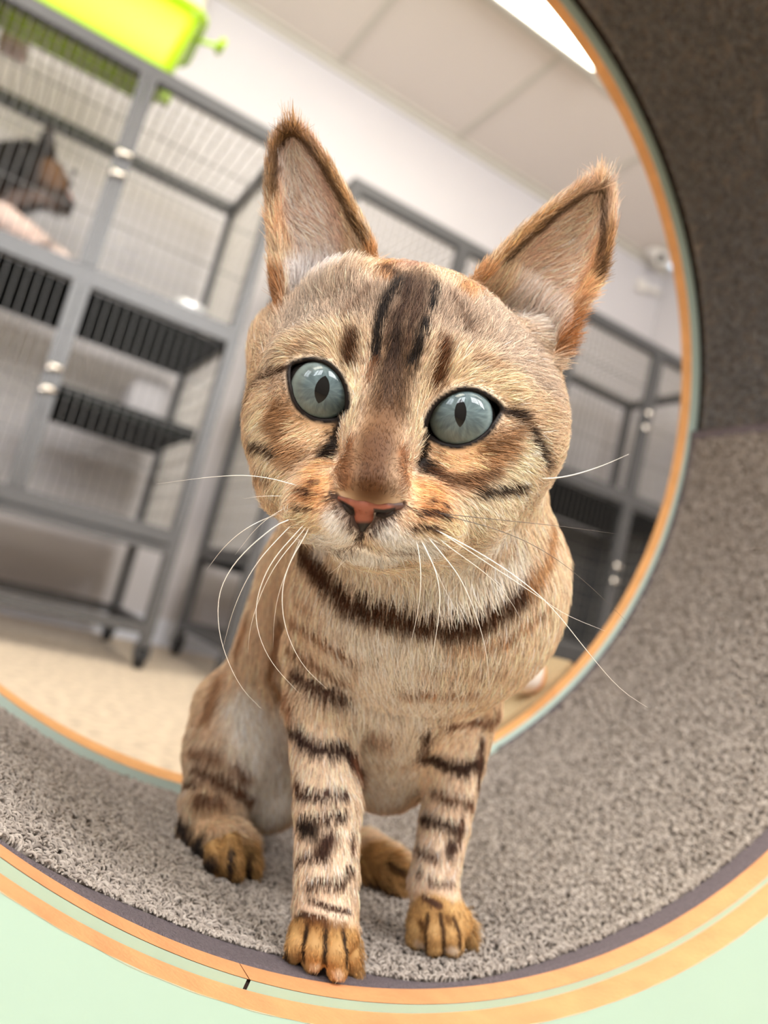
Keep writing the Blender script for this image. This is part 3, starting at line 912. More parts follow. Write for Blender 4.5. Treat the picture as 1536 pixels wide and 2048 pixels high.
BUFF = (234, 200, 164)
CREAM = (248, 230, 208); WHITE = (238, 226, 212); TAN = (196, 148, 100); GOLD = (196, 134, 62); DARK = (62, 40, 28); BLACK = (34, 25, 20)
BRN = (128, 84, 52); GREY = (176, 152, 130); ORANGE = (216, 142, 72); RUST = (150, 84, 38)
coat_base = [
    # body
    (BUFF, 300, 1, .5, [(850, 1250)]), (CREAM, 120, .8, .6, [(760, 1260), (790, 1400)]), ((244, 224, 200), 66, .95, .6, [(780, 1450), (775, 1580)]),
    ((206, 160, 116), 90, .9, .5, [(540, 1200), (450, 1340), (410, 1480)]), ((206, 164, 124), 70, .9, .5, [(420, 1520), (390, 1640)]),
    ((255, 236, 212), 50, 1, .6, [(500, 1420), (530, 1500), (545, 1600)]), ((232, 214, 196), 30, .8, .6, [(590, 1350), (560, 1500)]),
    ((232, 190, 146), 70, .8, .6, [(1070, 1020), (1100, 1150), (1070, 1280)]), (CREAM, 60, .6, .6, [(900, 1160), (1000, 1110)]),
    ((234, 198, 162), 70, 1, .3, [(640, 1450), (655, 1600), (655, 1800)]), ((230, 194, 160), 62, 1, .3, [(930, 1440), (890, 1640), (866, 1790)]),
    ((232, 196, 160), 22, .9, .6, [(708, 1540), (700, 1700), (700, 1800)]),
    ((158, 112, 56), 84, 1, .15, [(600, 1915), (655, 1942), (706, 1942)]), ((166, 120, 62), 80, 1, .15, [(860, 1870), (884, 1895), (934, 1880)]),
    ((154, 110, 56), 62, 1, .25, [(440, 1695), (505, 1738)]), ((158, 112, 58), 42, 1, .3, [(735, 1715), (790, 1755)]),
    ((196, 146, 96), 36, .9, .6, [(420, 1600), (410, 1650)]),
    # head
    ((216, 174, 134), 330, 1, .15, [(805, 800)]),
    ((168, 142, 118), 80, 1, .6, [(610, 620), (590, 690)]), ((176, 146, 120), 100, 1, .6, [(1010, 640), (1060, 740)]), ((148, 122, 100), 60, .9, .6, [(700, 610), (830, 600), (920, 640)]),
    ((214, 176, 132), 40, .9, .7, [(590, 700), (690, 690)]), ((226, 184, 134), 40, .9, .7, [(900, 740), (1020, 780)]),
    ((156, 104, 82), 34, .9, .6, [(800, 535), (880, 535)]),
    ((150, 102, 58), 46, .9, .7, [(560, 830), (590, 895)]), ((146, 96, 50), 50, .9, .7, [(925, 938), (1000, 900)]), ((202, 158, 112), 40, .8, .6, [(1070, 820)]),
    ((226, 194, 148), 26, .9, .7, [(520, 830), (540, 930), (570, 970)]), ((244, 214, 166), 28, .9, .7, [(1055, 900), (1030, 940), (960, 1000)]),
    ((238, 204, 162), 40, .9, .6, [(930, 1030), (1040, 985)]),
    ((222, 172, 122), 26, .9, .6, [(610, 856), (650, 872)]), ((232, 168, 108), 30, .9, .6, [(885, 915), (930, 908)]),
    ((232, 196, 148), 20, .9, .6, [(693, 740), (704, 800), (700, 850)]), ((232, 192, 144), 22, .9, .6, [(850, 760), (832, 830), (836, 880)]),
    ((92, 66, 48), 34, .8, .7, [(835, 560), (810, 660), (788, 760)]), ((92, 66, 42), 46, .9, .6, [(790, 745), (775, 815)]), ((150, 102, 56), 36, .9, .7, [(758, 860)]),
    ((92, 58, 28), 46, .8, .9, [(772, 830), (760, 870)]), ((78, 44, 14), 60, 1, .8, [(750, 902), (742, 972)]), ((120, 68, 28), 18, .8, .6, [(694, 900), (690, 965)]), ((128, 72, 30), 16, .8, .6, [(805, 910), (806, 975)]),
    ((196, 118, 50), 40, .9, .7, [(640, 965), (625, 1000)]), ((200, 120, 50), 46, .9, .7, [(850, 975), (865, 1020)]), ((214, 140, 74), 22, .9, .6, [(640, 940), (660, 930)]),
    ((230, 190, 140), 26, .9, .6, [(600, 1030), (640, 1050)]), ((232, 190, 136), 28, .9, .6, [(850, 1070), (900, 1050)]),
    (WHITE, 24, 1, .6, [(672, 1040), (690, 1075), (640, 1085)]), (WHITE, 26, 1, .6, [(762, 1055), (790, 1085), (850, 1095)]), (WHITE, 26, 1, .5, [(690, 1105), (740, 1112), (810, 1105)]),
    ((104, 72, 52), 9, .8, .7, [(668, 1000), (688, 1030), (705, 1050)]), ((120, 82, 58), 9, .7, .7, [(806, 1012), (775, 1030), (748, 1050)]),
    # ears; the orange strokes are tan fur plus painted glow of light shining through
    ((198, 146, 120), 70, 1, .2, [(640, 480), (600, 340)]), ((204, 146, 112), 80, 1, .2, [(1090, 560), (1180, 430)]),
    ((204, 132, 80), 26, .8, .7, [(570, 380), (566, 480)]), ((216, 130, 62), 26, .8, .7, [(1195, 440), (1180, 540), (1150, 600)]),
    ((206, 168, 150), 40, .8, .6, [(640, 530)]), ((204, 156, 136), 46, .8, .6, [(1080, 590)]),
    ((104, 72, 40), 9, .9, .9, [(547, 420), (546, 340), (560, 285), (590, 274), (625, 300), (660, 350), (690, 405), (712, 448), (740, 510)]),
    ((176, 120, 58), 5, .9, .5, [(542, 400), (545, 310), (570, 268), (595, 266), (640, 312), (690, 390), (722, 455), (752, 525)]),
    ((104, 72, 42), 10, .9, .9, [(985, 545), (1040, 485), (1090, 440), (1150, 396), (1185, 382), (1212, 396), (1212, 460), (1205, 510), (1186, 560)]),
    ((180, 122, 60), 5, .9, .5, [(975, 545), (1032, 482), (1090, 432), (1150, 386), (1200, 372), (1222, 400), (1220, 470), (1210, 520), (1180, 588)]),
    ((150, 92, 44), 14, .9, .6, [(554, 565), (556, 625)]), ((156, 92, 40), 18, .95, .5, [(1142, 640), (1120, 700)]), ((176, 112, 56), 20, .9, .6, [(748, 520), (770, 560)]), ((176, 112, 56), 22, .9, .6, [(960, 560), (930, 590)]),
    ((224, 208, 202), 34, .9, .7, [(600, 575), (660, 560)]), ((222, 196, 180), 36, .9, .7, [(1040, 620), (1085, 660)]),
]
coat_marks = [
    # forehead
    (BLACK, 9, 1, .5, [(794, 575), (768, 616), (755, 673), (749, 730)]), (BLACK, 6, 1, .5, [(869, 579), (859, 634)]), (BLACK, 9, 1, .5, [(848, 655), (835, 700), (822, 737)]),
    ((70, 48, 36), 7, .9, .6, [(815, 564), (806, 620), (788, 668)]), ((62, 44, 34), 13, .95, .6, [(791, 680), (782, 740)]), ((80, 56, 42), 5, .8, .6, [(838, 580), (826, 640), (812, 700)]),
    ((84, 60, 46), 4, .8, .6, [(780, 640), (768, 700)]), ((88, 64, 48), 4, .7, .6, [(844, 600), (834, 650)]),
    ((86, 54, 32), 14, .9, .7, [(707, 684), (700, 730)]), ((96, 58, 30), 14, .9, .7, [(884, 700), (877, 735), (868, 772)]), ((122, 78, 48), 8, .7, .7, [(745, 735), (735, 770)]),
    ((96, 70, 52), 16, .6, .7, [(780, 745), (778, 790)]), ((140, 100, 66), 10, .6, .7, [(940, 720), (990, 735)]), ((130, 96, 66), 8, .6, .7, [(630, 690), (590, 705)]), ((110, 80, 60), 6, .6, .8, [(740, 590), (690, 650)]), ((110, 80, 60), 6, .6, .8, [(900, 600), (935, 670)]),
    ((60, 42, 32), 12, .7, .8, [(760, 545), (790, 560)]), ((60, 42, 32), 12, .8, .8, [(905, 545), (935, 560)]),
    # eye corners and tear marks
    ((74, 50, 34), 6, .95, .6, [(580, 734), (549, 740), (523, 758), (507, 790)]), ((52, 36, 26), 7, .95, .6, [(1002, 818), (1036, 834), (1058, 873), (1072, 902), (1084, 928)]),
    (BLACK, 13, 1, .5, [(684, 842), (672, 880), (660, 902)]), (BLACK, 14, 1, .5, [(848, 880), (840, 905), (850, 942)]), ((96, 60, 36), 10, .8, .7, [(858, 940), (880, 960)]),
    # cheeks
    ((58, 40, 28), 7, .95, .6, [(508, 872), (533, 886), (564, 900)]), ((120, 84, 54), 8, .7, .7, [(515, 925), (545, 945)]), ((130, 92, 58), 8, .7, .7, [(560, 800), (545, 840), (570, 860)]),
    ((46, 32, 24), 9, .95, .6, [(948, 976), (997, 971), (1040, 968)]), ((110, 74, 46), 10, .7, .8, [(870, 950), (930, 960), (980, 940)]), ((132, 92, 56), 7, .6, .8, [(960, 900), (1010, 880), (1040, 850)]),
    # whisker spots
    (DARK, 6, .9, .6, [(632, 961), (634, 966)]), (DARK, 6, .9, .6, [(604, 974), (618, 982), (630, 990)]), (DARK, 5, .9, .6, [(600, 1012), (622, 1018)]), (DARK, 5, .8, .6, [(660, 985), (664, 992)]),
    (DARK, 6, .9, .6, [(852, 998), (856, 1003)]), (DARK, 7, .9, .6, [(833, 1024), (858, 1022), (887, 1026)]), (DARK, 6, .9, .6, [(822, 1052), (845, 1050), (870, 1054)]), (DARK, 5, .8, .6, [(880, 1005), (888, 1008)]),
    # mouth and nose border
    ((62, 44, 38), 6, .9, .6, [(672, 990), (688, 1012), (704, 1026), (708, 1044), (722, 1064), (742, 1054), (754, 1034), (778, 1030), (808, 1008)]),
    ((46, 32, 28), 5, .95, .6, [(725, 1052), (722, 1088)]), ((112, 88, 74), 4, .8, .8, [(722, 1086), (695, 1095), (655, 1092)]), ((112, 88, 74), 4, .8, .8, [(722, 1086), (760, 1102), (830, 1098)]),
    # necklace and chest
    ((70, 40, 20), 20, 1, .5, [(612, 1082), (645, 1128), (692, 1180), (744, 1206), (817, 1222), (895, 1237), (952, 1230), (1015, 1191), (1060, 1145)]), ((172, 118, 70), 14, .9, .6, [(1055, 1150), (1085, 1100), (1095, 1040)]),
    ((150, 104, 66), 9, .75, .7, [(905, 1276), (1010, 1264), (1095, 1190)]), ((190, 142, 96), 12, .6, .7, [(960, 1120), (1020, 1080)]),
    ((134, 94, 64), 9, .8, .7, [(582, 1220), (640, 1256), (692, 1295)]), ((128, 90, 62), 8, .8, .7, [(580, 1279), (640, 1318), (690, 1345)]), ((150, 110, 78), 6, .7, .7, [(600, 1180), (650, 1215)]),
    ((76, 48, 34), 11, .95, .6, [(592, 1330), (634, 1362), (692, 1384)]), ((140, 96, 62), 8, .8, .7, [(790, 1373), (869, 1368), (955, 1374)]), ((176, 138, 106), 8, .6, .7, [(853, 1326), (1010, 1326)]),
    ((112, 74, 52), 10, .85, .6, [(895, 1435), (970, 1437), (1006, 1407)]), ((160, 118, 88), 20, .7, .8, [(745, 1467), (768, 1467)]), ((178, 140, 110), 8, .6, .8, [(750, 1520), (830, 1522)]), ((160, 122, 90), 7, .6, .8, [(720, 1300), (700, 1340)]),
    # back and haunch
    ((142, 96, 60), 14, .7, .7, [(500, 1230), (480, 1290)]), ((142, 96, 60), 12, .7, .7, [(450, 1350), (420, 1430)]), ((130, 86, 54), 9, .7, .7, [(560, 1230), (540, 1340), (560, 1380)]), ((120, 78, 52), 14, .7, .7, [(580, 1370), (585, 1400)]),
    ((92, 58, 38), 10, .9, .6, [(398, 1525), (448, 1552), (503, 1590)]), ((98, 62, 42), 9, .9, .6, [(402, 1586), (440, 1592)]), ((110, 72, 50), 8, .8, .7, [(470, 1525), (500, 1545)]), ((90, 58, 40), 8, .8, .7, [(380, 1550), (400, 1560)]), ((120, 80, 54), 9, .7, .7, [(390, 1490), (440, 1500)]),
    # left foreleg
    ((52, 32, 28), 13, 1, .5, [(580, 1432), (608, 1477), (634, 1493), (690, 1493), (712, 1528)]), ((66, 42, 32), 9, .95, .6, [(600, 1578), (640, 1588), (688, 1582)]), ((60, 38, 30), 8, .95, .6, [(597, 1632), (640, 1632), (688, 1624)]),
    ((36, 26, 22), 18, .95, .6, [(610, 1648), (622, 1656)]), ((70, 46, 36), 15, .9, .6, [(658, 1670), (645, 1700)]), ((76, 50, 38), 7, .9, .6, [(597, 1714), (634, 1704)]), ((70, 46, 34), 8, .9, .6, [(700, 1730), (678, 1764), (620, 1762)]),
    ((64, 42, 32), 6, .9, .6, [(618, 1798), (658, 1815), (700, 1824)]), ((64, 42, 32), 6, .9, .6, [(594, 1826), (649, 1838)]), ((110, 66, 44), 12, .85, .6, [(706, 1510), (716, 1556)]), ((80, 52, 38), 10, .9, .6, [(590, 1540), (600, 1570)]), ((90, 60, 44), 7, .8, .6, [(704, 1660), (702, 1690)]),
    # right foreleg
    ((56, 36, 28), 13, 1, .5, [(853, 1500), (884, 1522), (926, 1534), (962, 1514), (980, 1496)]), ((70, 44, 32), 10, .9, .6, [(858, 1450), (852, 1500)]), ((96, 64, 46), 8, .9, .6, [(866, 1580), (900, 1592), (945, 1602)]),
    ((52, 34, 28), 9, .95, .6, [(850, 1630), (900, 1646), (940, 1658)]), ((62, 40, 32), 11, .9, .6, [(904, 1678), (902, 1698)]), ((86, 58, 44), 7, .9, .6, [(834, 1690), (872, 1712)]), ((84, 56, 44), 6, .9, .6, [(840, 1735), (842, 1742)]), ((80, 54, 42), 6, .9, .6, [(860, 1753), (878, 1768), (904, 1762)]),
    ((76, 50, 38), 6, .9, .6, [(848, 1795), (880, 1812)]), ((80, 52, 40), 7, .9, .6, [(965, 1470), (955, 1580)]), ((90, 60, 46), 6, .8, .6, [(925, 1630), (918, 1680)]),
    # paws
    ((34, 22, 14), 4.5, 1, .6, [(615, 1850), (608, 1890), (606, 1935)]), ((34, 22, 14), 4.5, 1, .6, [(652, 1850), (651, 1890), (650, 1945)]), ((34, 22, 14), 4.5, 1, .6, [(686, 1862), (692, 1900), (696, 1952)]), ((40, 26, 16), 6, .9, .7, [(570, 1888), (574, 1920)]),
    ((206, 176, 140), 7, .4, .8, [(630, 1934), (632, 1940)]), ((212, 184, 150), 7, .45, .8, [(674, 1946), (678, 1954)]), ((96, 58, 26), 8, .6, .8, [(620, 1842), (690, 1850)]),
    ((60, 38, 20), 4, .9, .6, [(856, 1830), (852, 1860), (851, 1900)]), ((60, 38, 20), 4, .9, .6, [(880, 1828), (886, 1860), (888, 1905)]), ((64, 42, 22), 4, .8, .6, [(908, 1836), (918, 1865), (921, 1895)]), ((90, 58, 26), 7, .8, .7, [(842, 1846), (846, 1850)]), ((90, 58, 26), 6, .7, .7, [(894, 1834), (898, 1840)]),
    ((226, 200, 170), 7, .4, .8, [(838, 1888), (842, 1892)]), ((228, 202, 172), 7, .4, .8, [(900, 1900), (910, 1902)]),
    ((36, 24, 18), 15, .95, .6, [(366, 1632), (385, 1678), (418, 1730)]), ((24, 18, 16), 13, 1, .6, [(402, 1672), (405, 1678)]), ((40, 26, 18), 5, .95, .6, [(462, 1700), (458, 1748)]), ((40, 26, 18), 5, .95, .6, [(492, 1690), (494, 1750)]), ((30, 22, 18), 8, .9, .7, [(450, 1756), (490, 1768)]),
    ((60, 38, 22), 6, .9, .7, [(735, 1755), (785, 1782)]), ((60, 40, 24), 5, .8, .7, [(770, 1725), (800, 1745)]),
]
coat_marks = [(v, r * (1.22 if pts[0][1] > 1100 else 1.24), min(1, a_ * 1.25), sf, pts) for v, r, a_, sf, pts in coat_marks]
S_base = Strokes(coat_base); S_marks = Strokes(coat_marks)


def pelt(c):
    """pigment of a single hair: paler and less saturated than the coat it adds up to"""
    c = np.clip(c, 0, 1); c = c ** (0.95 - 0.36 * np.clip((c.mean(-1, keepdims=True) - .06) / .22, 0, 1)); g = c.mean(-1, keepdims=True)
    return c * .95 + g * .05


def coat(p, jitter=0.0):
    q = p + rng.normal(0, 1, p.shape) * jitter if jitter else p
    out = np.tile(s2l((206, 162, 118)), (len(p), 1))
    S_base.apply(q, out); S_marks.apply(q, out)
    return pelt(out)


def eye_dist(p):
    """distance in metres to the nearer lid edge, large elsewhere"""
    pr = proj(p); out = np.full(len(p), 1.0)
    for poly, c in ((EYE_L, ELC), (EYE_R, ERC)):
        near = np.nonzero(np.linalg.norm(p - K2W(c), axis=1) < 0.03)[0]
        if len(near):
            out[near] = np.minimum(out[near], poly_sd(pr[near, 0], pr[near, 1], poly) * pr[near, 2] / F)
    return out


# hair length, and share of hairs kept
S_len = Strokes([(.0085, 200, 1, .5, [(850, 1280), (760, 1400)]), (.0045, 70, 1, .3, [(640, 1480), (655, 1650), (655, 1800)]), (.0045, 70, 1, .3, [(925, 1460), (885, 1650), (866, 1790)]),
                 (.0023, 96, 1, .2, [(648, 1890), (655, 1935)]), (.0023, 90, 1, .2, [(880, 1860), (884, 1890)]), (.0035, 60, 1, .3, [(430, 1700), (480, 1730)]),
                 (.0052, 330, 1, .15, [(805, 790)]), (.0038, 60, 1, .6, [(770, 720), (775, 820)]), (.0018, 60, 1, .5, [(760, 860), (742, 970)]), (.0030, 60, 1, .5, [(640, 980), (690, 1060)]), (.0032, 60, 1, .5, [(850, 1000), (790, 1070)]),
                 (.0042, 30, 1, .6, [(700, 1110), (800, 1110)]), (.0030, 34, 1, .6, [(640, 870)]), (.0030, 34, 1, .6, [(920, 910)]),
                 (.0068, 90, 1, .2, [(640, 460), (600, 330)]), (.0070, 95, 1, .2, [(1100, 540), (1180, 430)]), (.0100, 32, 1, .6, [(596, 600), (640, 585), (690, 570)]), (.0110, 36, 1, .6, [(1000, 610), (1040, 630), (1085, 672)]), (.0100, 16, 1, .7, [(583, 268)]), (.0100, 18, 1, .7, [(1205, 376)])])
S_hair = Strokes([((246, 226, 212), 50, .9, .5, [(640, 520), (620, 440), (600, 360)]), ((246, 218, 194), 56, .85, .5, [(1080, 580), (1130, 480), (1180, 430)]), ((240, 230, 226), 34, .9, .6, [(600, 585), (665, 560)]), ((240, 222, 210), 38, .9, .6, [(1035, 625), (1085, 665)]),
                  ((84, 58, 32), 8, .9, .9, [(546, 400), (548, 330), (565, 285), (590, 276), (625, 305), (660, 355), (690, 410), (735, 500)]), ((84, 58, 32), 9, .9, .9, [(990, 541), (1090, 445), (1150, 400), (1190, 388), (1210, 400), (1208, 470), (1186, 560)])])
S_keep = Strokes([(.45, 62, 1, .3, [(640, 500), (610, 400), (590, 330)]), (.45, 70, 1, .3, [(1100, 570), (1170, 450)]), (.5, 40, 1, .5, [(625, 545), (690, 540)]), (.5, 44, 1, .5, [(1050, 600), (1110, 640)]),
                  (1, 12, 1, .6, [(547, 420), (546, 340), (560, 285), (590, 270), (625, 300), (660, 350), (690, 405), (740, 510)]), (1, 12, 1, .6, [(985, 540), (1090, 436), (1150, 392), (1190, 378), (1214, 396), (1212, 460), (1186, 560)])])

# direction in which the fur lies: (pixel, image direction, lift)
flow = [(742, 960, .1, -1), (750, 880, .1, -1), (770, 800, .12, -1), (790, 720, .18, -1), (815, 620, .25, -1), (830, 550, .25, -1), (700, 800, -.1, -1), (690, 700, -.3, -1), (640, 700, -.8, -.5), (590, 690, -.8, -.5), (560, 720, -1, .1),
        (620, 630, -.4, -.9), (700, 610, -.15, -1), (840, 820, .25, -1), (890, 740, .5, -.85), (950, 760, .9, -.4), (1030, 790, 1, -.1), (960, 650, .6, -.8), (1040, 680, .85, -.55), (900, 620, .35, -1),
        (620, 560, .05, -1), (680, 555, .25, -1), (570, 590, -.4, -.9), (1050, 615, .5, -.85), (1090, 660, .9, -.3), (1090, 700, 1, -.2), (985, 580, .3, -.95),
        (560, 830, -1, .25), (520, 850, -1, .3), (580, 900, -.85, .5), (630, 865, -.8, .45), (540, 950, -.5, .85), (1070, 850, 1, .1), (1090, 780, 1, -.1), (1000, 900, 1, .2), (930, 930, .9, .35), (880, 910, .7, .5), (1040, 960, .9, .5), (960, 1010, .7, .7),
        (690, 930, -.7, -.3), (640, 970, -1, .1), (600, 1000, -1, .3), (640, 1040, -.9, .5), (690, 1060, -.5, .9), (810, 950, .8, -.2), (850, 990, 1, .2), (890, 1030, .9, .4), (830, 1060, .8, .6), (770, 1070, .35, .95), (720, 1110, -.05, 1), (660, 1100, -.5, .9), (820, 1105, .3, 1),
        (660, 420, -.5, -.85), (610, 460, -.9, -.4), (590, 350, -.4, -.9), (640, 340, -.35, -.9), (570, 300, 0, -1), (584, 266, -.05, -1), (545, 380, 0, -1), (700, 450, -.45, -.9), (1080, 520, .9, -.3), (1150, 450, .9, -.4), (1100, 580, 1, .1), (1190, 400, .4, -.9), (1205, 374, .1, -1), (1215, 450, .1, -1), (1020, 510, .6, -.8), (1100, 430, .7, -.7),
        (700, 1160, -.2, 1), (850, 1180, 0, 1), (1000, 1120, .2, 1), (1090, 1080, .3, 1), (1100, 1200, .1, 1), (620, 1150, -.3, 1), (620, 1280, -.1, 1), (780, 1300, 0, 1), (950, 1300, 0, 1), (800, 1420, 0, 1), (640, 1450, 0, 1), (655, 1650, .02, 1), (655, 1800, .02, 1), (640, 1890, -.1, 1), (690, 1910, .1, 1),
        (930, 1450, -.1, 1), (885, 1650, -.1, 1), (866, 1780, 0, 1), (850, 1870, -.1, 1), (910, 1870, .15, 1), (480, 1260, -.5, 1), (430, 1400, -.35, 1), (400, 1550, -.2, 1), (500, 1450, .05, 1), (530, 1580, 0, 1), (400, 1660, .4, 1), (470, 1730, .4, 1), (760, 1740, .8, .5)]
fl_p = []; fl_d = []
for x, y, dx, dy in flow:
    h_ = hit(x, y)
    if h_ is None: continue
    v = RIGHT * dx + DOWN * dy; fl_p.append(h_); fl_d.append(v / np.linalg.norm(v))
fl_p = np.array(fl_p); fl_d = np.array(fl_d)


def fur_dir(p):
    num = np.zeros_like(p); den = np.zeros(len(p))
    for a, d in zip(fl_p, fl_d):
        w = 1.0 / (((p - a) ** 2).sum(1) + 1e-6) ** 1.7
        num += w[:, None] * d; den += w
    return num / den[:, None]


# --- body mesh
base_pt = C + np.array([0.02, 0.09, -math.sqrt(R * R - 0.02 ** 2)])
cat = empty('bengal_cat', base_pt.tolist(), 'spotted golden bengal cat with blue-green eyes sitting in the grey carpeted tunnel', 'cat')
me = bpy.data.meshes.new('body')
me.vertices.add(len(VW)); me.vertices.foreach_set('co', VW.ravel().astype(np.float32))
nq = len(quads); me.loops.add(nq * 4); me.loops.foreach_set('vertex_index', quads.ravel().astype(np.int32))
me.polygons.add(nq); me.polygons.foreach_set('loop_start', np.arange(0, nq * 4, 4, dtype=np.int32)); me.polygons.foreach_set('loop_total', np.full(nq, 4, np.int32))
me.polygons.foreach_set('use_smooth', np.ones(nq, bool)); me.update(); me.validate()
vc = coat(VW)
ed = eye_dist(VW)
rimw = np.clip((0.0022 - ed) / 0.0008, 0, 1)[:, None]
vc = vc * (1 - rimw) + s2l((24, 16, 13)) * rimw
ca = me.color_attributes.new('coat', 'FLOAT_COLOR', 'POINT')
cc4 = np.ones((len(VW), 4), np.float32); cc4[:, :3] = vc; ca.data.foreach_set('color', cc4.ravel())
M_skin = strand_material('cat_skin', 0.6, 0.25)
me.materials.append(M_skin)
body = link('body', me, cat)

# --- fur
dens_all = area / area.sum()
cen = VW[tri].mean(1); cn = np.cross(VW[tri[:, 1]] - VW[tri[:, 0]], VW[tri[:, 2]] - VW[tri[:, 0]]); cn /= np.linalg.norm(cn, axis=1)[:, None] + 1e-15
facing = (cn * ((CAM - cen) / np.linalg.norm(CAM - cen, axis=1)[:, None])).sum(1)
ck = W2K(cen); pxc = 768 + F * ck[:, 0] / ck[:, 2]; pyc = 1024 - F * ck[:, 1] / ck[:, 2]
is_head = (ck[:, 2] < 0.298) & (pyc < 1140)
dens = np.where(is_head, 3.0, 1.0) * np.where(facing > -0.15, 1.0, 0.22)
wgt = area * dens; wgt /= wgt.sum()
N_FUR = 330000
ti = rng.choice(len(tri), N_FUR, p=wgt)
u = rng.random((N_FUR, 2)); fl = u.sum(1) > 1; u[fl] = 1 - u[fl]
w3 = np.stack([1 - u.sum(1), u[:, 0], u[:, 1]], 1)
roots = (VW[tri[ti]] * w3[:, :, None]).sum(1); rn = (vn[tri[ti]] * w3[:, :, None]).sum(1); rn /= np.linalg.norm(rn, axis=1)[:, None] + 1e-12
keep = S_keep.apply(roots, np.ones(N_FUR), colour=False)
ed = eye_dist(roots)
ok = (rng.random(N_FUR) < keep) & (ed > 0.0013)
NOSE_POLY = smooth_poly([(672, 988), (700, 985), (735, 990), (790, 1000), (806, 1003), (798, 1016), (752, 1024), (748, 1045), (730, 1060), (718, 1058), (706, 1040), (704, 1020), (680, 1003)])
pr = proj(roots); nd = poly_sd(pr[:, 0], pr[:, 1], NOSE_POLY)
ok &= ~((nd < 1.0) & (pr[:, 2] < D - .005))
roots = roots[ok]; rn = rn[ok]; ed = ed[ok]; head_ = is_head[ti][ok]
n = len(roots)
ln = S_len.apply(roots, np.full(n, .0075), colour=False)
ln *= np.clip((ed - 0.0006) / 0.0032, 0.3, 1)
ln *= rng.uniform(0.6, 1.15, n)
tdir = fur_dir(roots); tdir += rng.normal(0, .16, tdir.shape)
tdir -= (tdir * rn).sum(1)[:, None] * rn; tdir /= np.linalg.norm(tdir, axis=1)[:, None] + 1e-9
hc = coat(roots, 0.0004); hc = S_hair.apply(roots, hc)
_rw = np.clip((0.0026 - ed) / 0.0010, 0, 1)[:, None] * .85; hc = hc * (1 - _rw) + s2l((34, 23, 18)) * _rw
val = np.exp(rng.normal(0, .33, n))[:, None]
hc = np.clip(hc * val, 0, 1)
tuft = Strokes([(1.0, 40, 1, .6, [(600, 590), (640, 575), (690, 560)]), (1.0, 44, 1, .6, [(1000, 610), (1040, 630), (1085, 672)])]).apply(roots, np.zeros(n), colour=False)
lift = (rng.uniform(.22, .5, n) + .45 * tuft)[:, None, None]
s = np.array([0, .33, .67, 1.0])[None, :, None]
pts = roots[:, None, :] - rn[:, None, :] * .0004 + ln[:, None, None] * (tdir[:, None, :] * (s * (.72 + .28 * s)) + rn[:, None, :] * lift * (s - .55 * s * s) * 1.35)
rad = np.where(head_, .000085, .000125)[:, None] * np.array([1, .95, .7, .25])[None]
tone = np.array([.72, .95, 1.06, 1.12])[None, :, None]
fur = tag(curves_object('fur', pts, rad, np.clip(hc[:, None, :] * tone, 0, 1), strand_material('cat_fur', 0.55, 0.3, 0.25), cat), kind='stuff')


